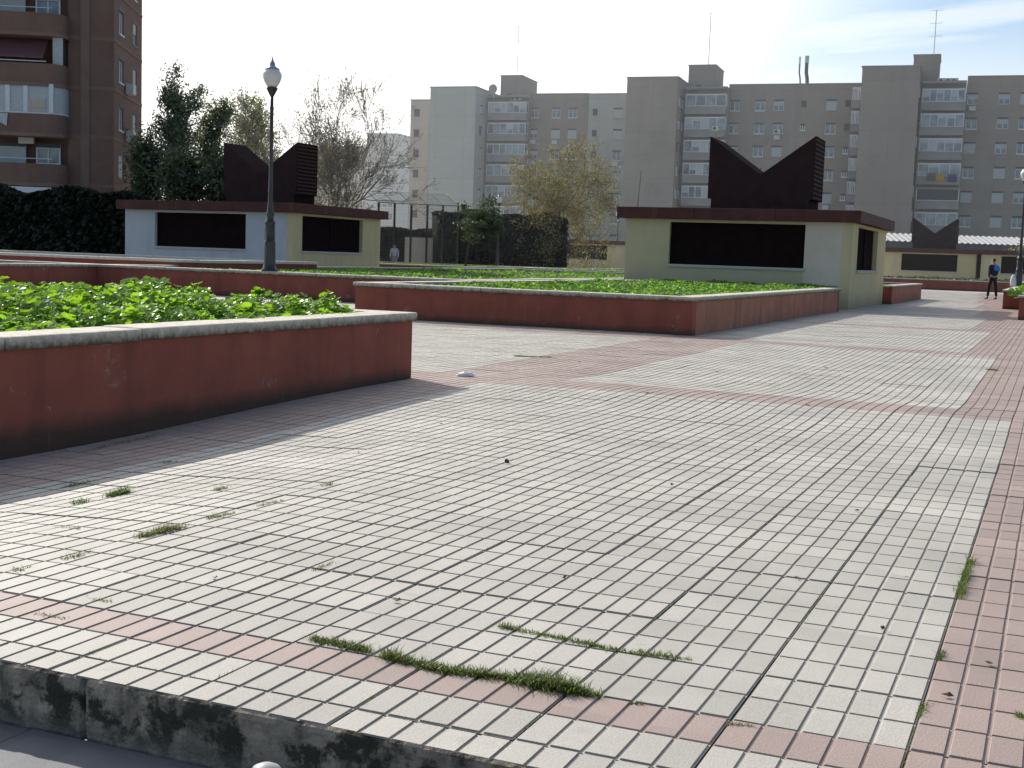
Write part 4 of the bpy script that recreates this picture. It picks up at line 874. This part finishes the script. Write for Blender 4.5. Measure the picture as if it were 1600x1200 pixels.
# balconies: rounded right ends
def roundslab(b, u0, u1, v, d, z0, z1, m, r=.9):
    pts = [(u0, v), (u0, v-d)]+[(u1-r+r*math.sin(a*math.pi/12), v-d+r-r*math.cos(a*math.pi/12)) for a in range(7)]+[(u1, v)]
    n = len(pts); b.add([(x, y, z0) for x, y in pts]+[(x, y, z1) for x, y in pts], [tuple(range(n)), tuple(range(2*n-1, n-1, -1))]+[(i, n+i, n+(i+1) % n, (i+1) % n) for i in range(n)], m)
u0, u1 = ul, BU(108, 150)[0]
for k in range(-1, 7):
    z = zfl+2.75*k; b = MB(); roundslab(b, u0, u1, VB, 1.5, z-1.05, z, M_brick); roundslab(b, u0, u1+.03, VB, 1.54, z-1.25, z-1.051, M_brickb); bo = b.build('balcony', t)
    if k == 1:     # glazed
        g = MB(); roundslab(g, u0, u1-.03, VB, 1.46, z+.03, z+1.64, M_shade); roundslab(g, u0, u1, VB, 1.5, z+.001, z+.07, M_frame); roundslab(g, u0, u1, VB, 1.5, z+1.62, z+1.72, M_frame)
        for x in (12, 40, 80): u = BU(x, 160, VB-1.5)[0]; g.box(u-.12, u+.12, VB-1.53, VB-1.45, z+.05, z+1.64, M_frame)
        u = BU(55, 160, VB-1.5)[0]; g.box(u-.5, u+.55, VB-1.50, VB-1.462, z+.1, z+.75, M_bpink); g.build('glazing', bo)
    elif k == 2:   # awning, railing, dark recess
        g = MB(); ua = BU(78, 90)[0]; g.add([(u0, VB-.2, z+1.5), (ua, VB-.2, z+1.5), (ua, VB-1.5, z+.35), (u0, VB-1.5, z+.35), (u0, VB-1.5, z+.28), (ua, VB-1.5, z+.28)], [(0, 1, 2, 3), (3, 2, 5, 4)], M_awn); g.build('awning', bo)
        g = MB(); g.tube([(u0, VB-1.45, z+.12), (u1-.9, VB-1.45, z+.12)], .03, M_frame, 5); g.box(ua+.2, u1-.2, VB-.03, VB-.005, z-.1, z+1.5, M_dark); g.box(u1-.65, u1-.1, VB-1.0, VB-.96, z, z+1.5, M_shade); g.build('railing', bo)
    else:
        for x in (20, 76): add_win(t, BU(x, 240)[0], VB-.14 if False else VB-.02-.14, z+.05, 1.5 if x == 20 else 1.35, 1.15, 2 if x == 20 else 4)
        g = MB(); g.tube([(u0, VB-1.45, z+.28), (u1-.6, VB-1.45, z+.28)], .022, M_frame, 5); g.build('railing', bo)
    if k == 0: g = MB(); uu = BU(43, 220)[0]; g.cbox(uu-.4, uu+.45, VB-.45, VB-.02, z+1.15, z+1.7, M_ac, .03); g.build('air_conditioner', t)
    if k == 1: g = MB(); uu = BU(15, 190)[0]; g.add([(uu-.7, VB-1.6, z-.05), (uu+.35, VB-1.6, z-.05), (uu+.3, VB-1.62, z-.75), (uu, VB-1.61, z-.6), (uu-.7, VB-1.61, z-.5)], [(0, 1, 2, 3, 4)], M_shade); g.build('laundry', t)
b = MB(); b.box(u0, u1-.3, VB-1.52, VB-.01, zfl-1.62, zfl-1.30, M_frame); b.build('canopy', t)
t.location = Vector((uc*FB.c-VB*FB.s, uc*FB.s+VB*FB.c, 0))
for ch in t.children: ch.location = Vector(ch.location)-Vector((uc, VB, 0))

# ------------------------------------------------------------------ small things
p = onz(728, 589); b = MB(); rn = random.Random(3)
bm = bmesh.new(); bmesh.ops.create_icosphere(bm, subdivisions=3, radius=1)
for v_ in bm.verts: v_.co *= 1+.35*noise.noise(v_.co*2.2); v_.co = Vector((v_.co.x*.085, v_.co.y*.05, max(-.02, v_.co.z*.03)))
bm.verts.index_update(); b.add([v_.co[:] for v_ in bm.verts], [[q.index for q in f.verts] for f in bm.faces], mat('paper_white', (.75, .73, .72), .7, .1, 20)); bm.free()
o = b.build('crumpled_paper', loc=(p.x, p.y, .02)); tag(o, 'crumpled white paper lying on the pink strip near the planter corner', 'litter')
p = onz(792, 723); b = MB(); bm = bmesh.new(); bmesh.ops.create_icosphere(bm, subdivisions=2, radius=.013)
for v_ in bm.verts: v_.co *= 1+.3*noise.noise(v_.co*90)
bm.verts.index_update(); b.add([v_.co[:] for v_ in bm.verts], [[q.index for q in f.verts] for f in bm.faces], mat('pebble_dark', (.05, .045, .04), .8)); bm.free()
o = b.build('pebble', loc=(p.x, p.y, hz(p.x, p.y)+.008)); tag(o, 'small dark pebble alone on the sunny paving', 'pebble')
lv_pts = [(1120, 581), (905, 566), (1262, 640), (1180, 705), (560, 700), (690, 660), (1050, 760), (1340, 800), (880, 905), (1245, 905), (620, 940), (1380, 985), (1545, 1040), (1480, 1090), (335, 905), (1010, 620), (1440, 560), (1290, 575)]
ML = mat('fallen_leaf', (.10, .07, .04), .8, .3, 30)
for i, (x, y) in enumerate(lv_pts):
    p = onz(x, y); b = MB(); r_ = (.007+.005*rn.random())*(1 if y > 650 else 1.9); a_ = rn.random()*6.3
    vs = [(0, 0, .004)]+[(math.cos(a_+k*1.047)*r_*(1.5 if k % 3 == 0 else .8), math.sin(a_+k*1.047)*r_*(1.5 if k % 3 == 0 else .8), .002+.012*rn.random()) for k in range(6)]
    b.add(vs, [(0, k+1, (k+1) % 6+1) for k in range(6)], ML); o = b.build('fallen_leaf', loc=(p.x, p.y, hz(p.x, p.y)+.001)); tag(o, 'small curled brown leaf lying on the paving', 'leaf', 'dry leaves scattered on the paving')
# white bag beside the right-hand lamp
p = dep(1583, 440, 48.6); b = MB(); b.lathe([(.06, 0), (.10, .05), (.11, .2), (.09, .34), (.05, .42), (.02, .45)], M_frame, 14); o = b.build('white_bag', smooth=True, loc=(p.x, p.y, .592)); tag(o, 'white bag on the planter coping beside the right-hand lamp', 'bag')
# steel bollard top at the lower border
p = dep(416, 1193, 1.9); t = thing('steel_bollard', 'round-topped pale steel bollard just entering the bottom border', 'bollard', (p.x, p.y, LOW)); hb = p.z-LOW
b = MB(); b.lathe([(.029, 0), (.029, hb-.03), (.027, hb-.018), (.02, hb-.006), (.010, hb-.001), (.001, hb)], M_steelp, 24); b.build('post', t, True)
b = MB(); b.lathe([(.05, 0), (.05, .012), (.031, .016)], M_metal, 24); b.build('base_ring', t, True)

# ------------------------------------------------------------------ people
M_skin = mat('skin', (.42, .24, .16), .6, .05, 10); M_navy = mat('navy_jacket', (.020, .024, .045), .8, .15, 8); M_blue = mat('blue_panel', (.03, .20, .55), .7, .1, 8); M_trous = mat('dark_trousers', (.014, .014, .018), .85, .1, 8)
M_hair = mat('dark_hair', (.02, .014, .010), .6, .1, 30); M_shoe = mat('dark_shoes', (.02, .02, .02), .5, .1, 10); M_pale = mat('pale_clothes', (.50, .50, .50), .85, .1, 5); M_grey = mat('grey_trousers', (.30, .30, .31), .85, .1, 5)
def skin_obj(name, verts, edges, m, parent, root=0, sub=1):
    me = bpy.data.meshes.new(name); me.from_pydata([v[:3] for v in verts], edges, []); me.materials.append(m); o = bpy.data.objects.new(name, me); C.objects.link(o); o.parent = parent
    sk = o.modifiers.new('skin', 'SKIN'); lay = me.skin_vertices[0].data
    for i, v in enumerate(verts): rx, ry = (v[3] if hasattr(v[3], '__len__') else (v[3], v[3])); lay[i].radius = (rx, ry); lay[i].use_root = (i == root)
    sk.use_smooth_shade = True; s = o.modifiers.new('sub', 'SUBSURF'); s.levels = sub; s.render_levels = sub; return o
def person(label, loc, rz, H, top, legs, panel=None, stride=.16):
    """standing height H; x right, y forward (faces +y)"""
    t = thing('person', label, 'person', loc, rz); s = H/1.75
    def S(vs): return [(v[0]*s, v[1]*s, v[2]*s, (tuple(q*s for q in v[3]) if hasattr(v[3], '__len__') else v[3]*s)) for v in vs]
    f = stride; hipz = .90
    # whole body, continuous
    B = [(0, 0, .95, (.13, .10)), (0, 0, 1.12, (.115, .09)), (0, .01, 1.32, (.15, .10)), (0, 0, 1.45, (.09, .07)), (0, .01, 1.52, .05), (0, .03, 1.60, (.072, .088)), (0, .03, 1.68, (.068, .085))]
    E = [(0, 1), (1, 2), (2, 3), (3, 4), (4, 5), (5, 6)]
    for sg, fy, by in ((-1, f, f*1.0), (1, -f, -f*.6)):
        i = len(B); B += [(sg*.09, 0, .88, .085), (sg*.10, fy*.45, .50, .055), (sg*.10, fy*.8-.02, .10, .038), (sg*.105, fy*.8+.12, .045, .035)]; E += [(0, i), (i, i+1), (i+1, i+2), (i+2, i+3)]
        j = len(B); ay = -fy*.7; B += [(sg*.185, 0, 1.42, .052), (sg*.23, ay*.35-.02, 1.16, .040), (sg*.235, ay*.9+.06, .93, .030), (sg*.232, ay*.95+.08, .86, (.022, .034))]; E += [(3, j), (j, j+1), (j+1, j+2), (j+2, j+3)]
        hx, hy = sg*.232, ay*.95+.08
        for q, (dy, ln) in enumerate(((.028, .07), (.010, .08), (-.009, .075), (-.026, .06))):
            k = len(B); B += [(hx-sg*.004, hy+dy, .815, .008), (hx-sg*.014, hy+dy+.008, .815-ln, .007)]; E += [(j+3, k), (k, k+1)]
        k = len(B); B += [(hx-sg*.012, hy+.045, .84, .010), (hx-sg*.022, hy+.058, .80, .008)]; E += [(j+3, k), (k, k+1)]
    k = len(B); B += [(0, .122, 1.605, .012)]; E += [(5, k)]       # nose
    for sg in (-1, 1): k = len(B); B += [(sg*.078, .02, 1.61, (.010, .018))]; E += [(5, k)]
    skin_obj('body', S(B), E, M_skin, t, 0, 2)
    J = [(0, 0, .90, (.150, .115)), (0, 0, 1.12, (.140, .112)), (0, .005, 1.32, (.172, .122)), (0, 0, 1.44, (.11, .085)), (0, .005, 1.49, (.065, .06))]; E = [(0, 1), (1, 2), (2, 3), (3, 4)]
    for sg, fy in ((-1, f), (1, -f)): j = len(J); ay = -fy*.7; J += [(sg*.185, 0, 1.42, .070), (sg*.23, ay*.35-.02, 1.16, .056), (sg*.235, ay*.9+.06, .925, .044)]; E += [(3, j), (j, j+1), (j+1, j+2)]
    skin_obj('jacket', S(J), E, top, t, 0, 2)
    P = [(0, 0, .94, (.135, .108))]; E = []
    for sg, fy in ((-1, f), (1, -f)): i = len(P); P += [(sg*.09, 0, .86, .098), (sg*.10, fy*.45, .50, .072), (sg*.10, fy*.8-.02, .11, .055)]; E += [(0, i), (i, i+1), (i+1, i+2)]
    skin_obj('trousers', S(P), E, legs, t, 0, 2)
    for sg, fy in ((-1, f), (1, -f)): skin_obj('shoe', S([(sg*.10, fy*.8-.045, .055, .045), (sg*.105, fy*.8+.06, .042, .042), (sg*.11, fy*.8+.16, .032, .034)]), [(0, 1), (1, 2)], M_shoe, t, 0, 1)
    skin_obj('hair', S([(0, -.03, 1.60, (.07, .05)), (0, -.01, 1.68, (.080, .085)), (0, .03, 1.725, (.06, .07))]), [(0, 1), (1, 2)], M_hair, t, 0, 2)
    for sg in (-1, 1): e = MB(); e.lathe([(.001, -.009), (.008, -.005), (.009, 0), (.008, .005), (.001, .009)], M_hair, 8); e.v = [((sg*.03+x)*s, (.108+y)*s, (1.635+z)*s) for x, y, z in e.v]; e.build('eye', t)
    m = MB(); m.box(-.022*s, .022*s, .112*s, .119*s, 1.560*s, 1.568*s, mat('lips', (.30, .10, .09))); m.build('mouth', t)
    if panel: skin_obj('shoulder_panel', S([(.05, -.05, 1.20, (.13, .12)), (.06, -.05, 1.33, (.18, .13)), (.06, -.04, 1.43, (.13, .09)), (.20, -.02, 1.37, (.085, .08)), (.235, -.03, 1.2, (.07, .07))]), [(0, 1), (1, 2), (2, 3), (3, 4)], panel, t, 0, 2)
    return t
p = onz(1549, 467.5)
person('person in dark jacket with bright blue back and dark trousers on the path', (p.x, p.y, hz(p.x, p.y)), R(38), 1.68, M_navy, M_trous, M_blue, .20)
p = dep(616, 407, 70)
person('distant person in pale clothes right of the bluish kiosk', (p.x, p.y, 0), R(200), 1.55, M_pale, M_grey, None, .1)

hv = bpy.data.materials.new('haze_air'); nt, N, L = nodes(hv); N.remove(N['Principled BSDF']); vs_ = N.new('ShaderNodeVolumeScatter'); vs_.inputs['Density'].default_value = .0008; vs_.inputs['Anisotropy'].default_value = .55; vs_.inputs['Color'].default_value = (.93, .97, 1, 1); L.new(vs_.outputs[0], N['Material Output'].inputs['Volume'])
b = MB(); b.box(-260, 160, 62, 330, .02, 45, hv); o = b.build('haze'); o['kind'] = 'structure'
# ------------------------------------------------------------------ sun and sky
sun_dir = Vector((-.86, .62, .60)).normalized()
elev = math.asin(sun_dir.z); azim = math.atan2(sun_dir.x, sun_dir.y)      # from +Y towards +X
sl = bpy.data.lights.new('sun', 'SUN'); sl.energy = 4.6; sl.angle = R(.53); sl.color = (1.0, .95, .87); so = bpy.data.objects.new('sun', sl); C.objects.link(so)
so.rotation_euler = (-sun_dir).to_track_quat('-Z', 'Y').to_euler()
w = bpy.data.worlds.new('World'); sc.world = w; w.use_nodes = True; nt = w.node_tree; N = nt.nodes; L = nt.links
bg = N['Background']; bg.inputs['Strength'].default_value = .12
sky = N.new('ShaderNodeTexSky'); sky.sky_type = 'NISHITA'; sky.sun_disc = False; sky.sun_elevation = elev; sky.sun_rotation = azim; sky.dust_density = .6; sky.air_density = 1.0; sky.ozone_density = 1.2
tc = N.new('ShaderNodeTexCoord'); nrm = N.new('ShaderNodeVectorMath'); nrm.operation = 'NORMALIZE'; L.new(tc.outputs['Generated'], nrm.inputs[0])
dt = N.new('ShaderNodeVectorMath'); dt.operation = 'DOT_PRODUCT'; dt.inputs[1].default_value = sun_dir; L.new(nrm.outputs[0], dt.inputs[0])
gl = N.new('ShaderNodeMapRange'); gl.interpolation_type = 'SMOOTHSTEP'; gl.inputs['From Min'].default_value = .62; gl.inputs['From Max'].default_value = .80; L.new(dt.outputs['Value'], gl.inputs['Value'])
# streaky high cloud: noise on the sky plane
sx = N.new('ShaderNodeSeparateXYZ'); L.new(nrm.outputs[0], sx.inputs[0]); zc_ = N.new('ShaderNodeMath'); zc_.operation = 'MAXIMUM'; zc_.inputs[1].default_value = .02; L.new(sx.outputs['Z'], zc_.inputs[0])
za = N.new('ShaderNodeMath'); za.operation = 'ADD'; za.inputs[1].default_value = .12; L.new(zc_.outputs[0], za.inputs[0])
dv = N.new('ShaderNodeVectorMath'); dv.operation = 'DIVIDE'; cmb = N.new('ShaderNodeCombineXYZ'); [L.new(za.outputs[0], cmb.inputs[i]) for i in (0, 1)]; cmb.inputs[2].default_value = 1; L.new(nrm.outputs[0], dv.inputs[0]); L.new(cmb.outputs[0], dv.inputs[1])
mp = N.new('ShaderNodeMapping'); mp.inputs['Rotation'].default_value = (0, 0, R(12)); mp.inputs['Scale'].default_value = (.55, 2.1, 0); L.new(dv.outputs[0], mp.inputs['Vector'])
cn = N.new('ShaderNodeTexNoise'); cn.inputs['Scale'].default_value = 1.7; cn.inputs['Detail'].default_value = 5; cn.inputs['Roughness'].default_value = .5; cn.inputs['Distortion'].default_value = .4; L.new(mp.outputs[0], cn.inputs['Vector'])
cm = N.new('ShaderNodeMapRange'); cm.interpolation_type = 'SMOOTHSTEP'; cm.inputs['From Min'].default_value = .40; cm.inputs['From Max'].default_value = .66; cm.inputs['To Max'].default_value = .6; L.new(cn.outputs['Fac'], cm.inputs['Value'])
# haze towards the horizon
hzn = N.new('ShaderNodeMapRange'); hzn.interpolation_type = 'SMOOTHSTEP'; hzn.inputs['From Min'].default_value = .20; hzn.inputs['From Max'].default_value = .10; hzn.inputs['To Max'].default_value = .75; L.new(sx.outputs['Z'], hzn.inputs['Value'])
sd = N.new('ShaderNodeMapRange'); sd.interpolation_type = 'SMOOTHSTEP'; sd.inputs['From Min'].default_value = .0; sd.inputs['From Max'].default_value = .55; sd.inputs['To Min'].default_value = .12; L.new(dt.outputs['Value'], sd.inputs['Value'])
def smul(a, b):
    m = N.new('ShaderNodeMath'); m.operation = 'MULTIPLY'; L.new(a, m.inputs[0]); L.new(b, m.inputs[1]); return m.outputs[0]
def smax(a, b):
    m = N.new('ShaderNodeMath'); m.operation = 'MAXIMUM'; L.new(a, m.inputs[0]); L.new(b, m.inputs[1]); return m.outputs[0]
msk = smax(gl.outputs['Result'], smul(smax(cm.outputs['Result'], hzn.outputs['Result']), sd.outputs['Result']))
tint = N.new('ShaderNodeVectorMath'); tint.operation = 'MULTIPLY'; tint.inputs[1].default_value = (.88, 1.0, 1.10); L.new(sky.outputs[0], tint.inputs[0])
cc = N.new('ShaderNodeMix'); cc.data_type = 'RGBA'; cc.inputs['A'].default_value = (8.6, 9.0, 9.3, 1); cc.inputs['B'].default_value = (12.5, 12.3, 12.0, 1); L.new(gl.outputs['Result'], cc.inputs['Factor'])
mx = N.new('ShaderNodeMix'); mx.data_type = 'RGBA'; L.new(msk, mx.inputs['Factor']); L.new(tint.outputs[0], mx.inputs['A']); L.new(cc.outputs['Result'], mx.inputs['B']); L.new(mx.outputs['Result'], bg.inputs['Color'])
sc.view_settings.view_transform = 'Standard'; sc.view_settings.look = 'None'; sc.view_settings.exposure = 0; sc.view_settings.gamma = 1
sc.render.engine = 'CYCLES'; sc.cycles.max_bounces = 6; sc.cycles.transparent_max_bounces = 8
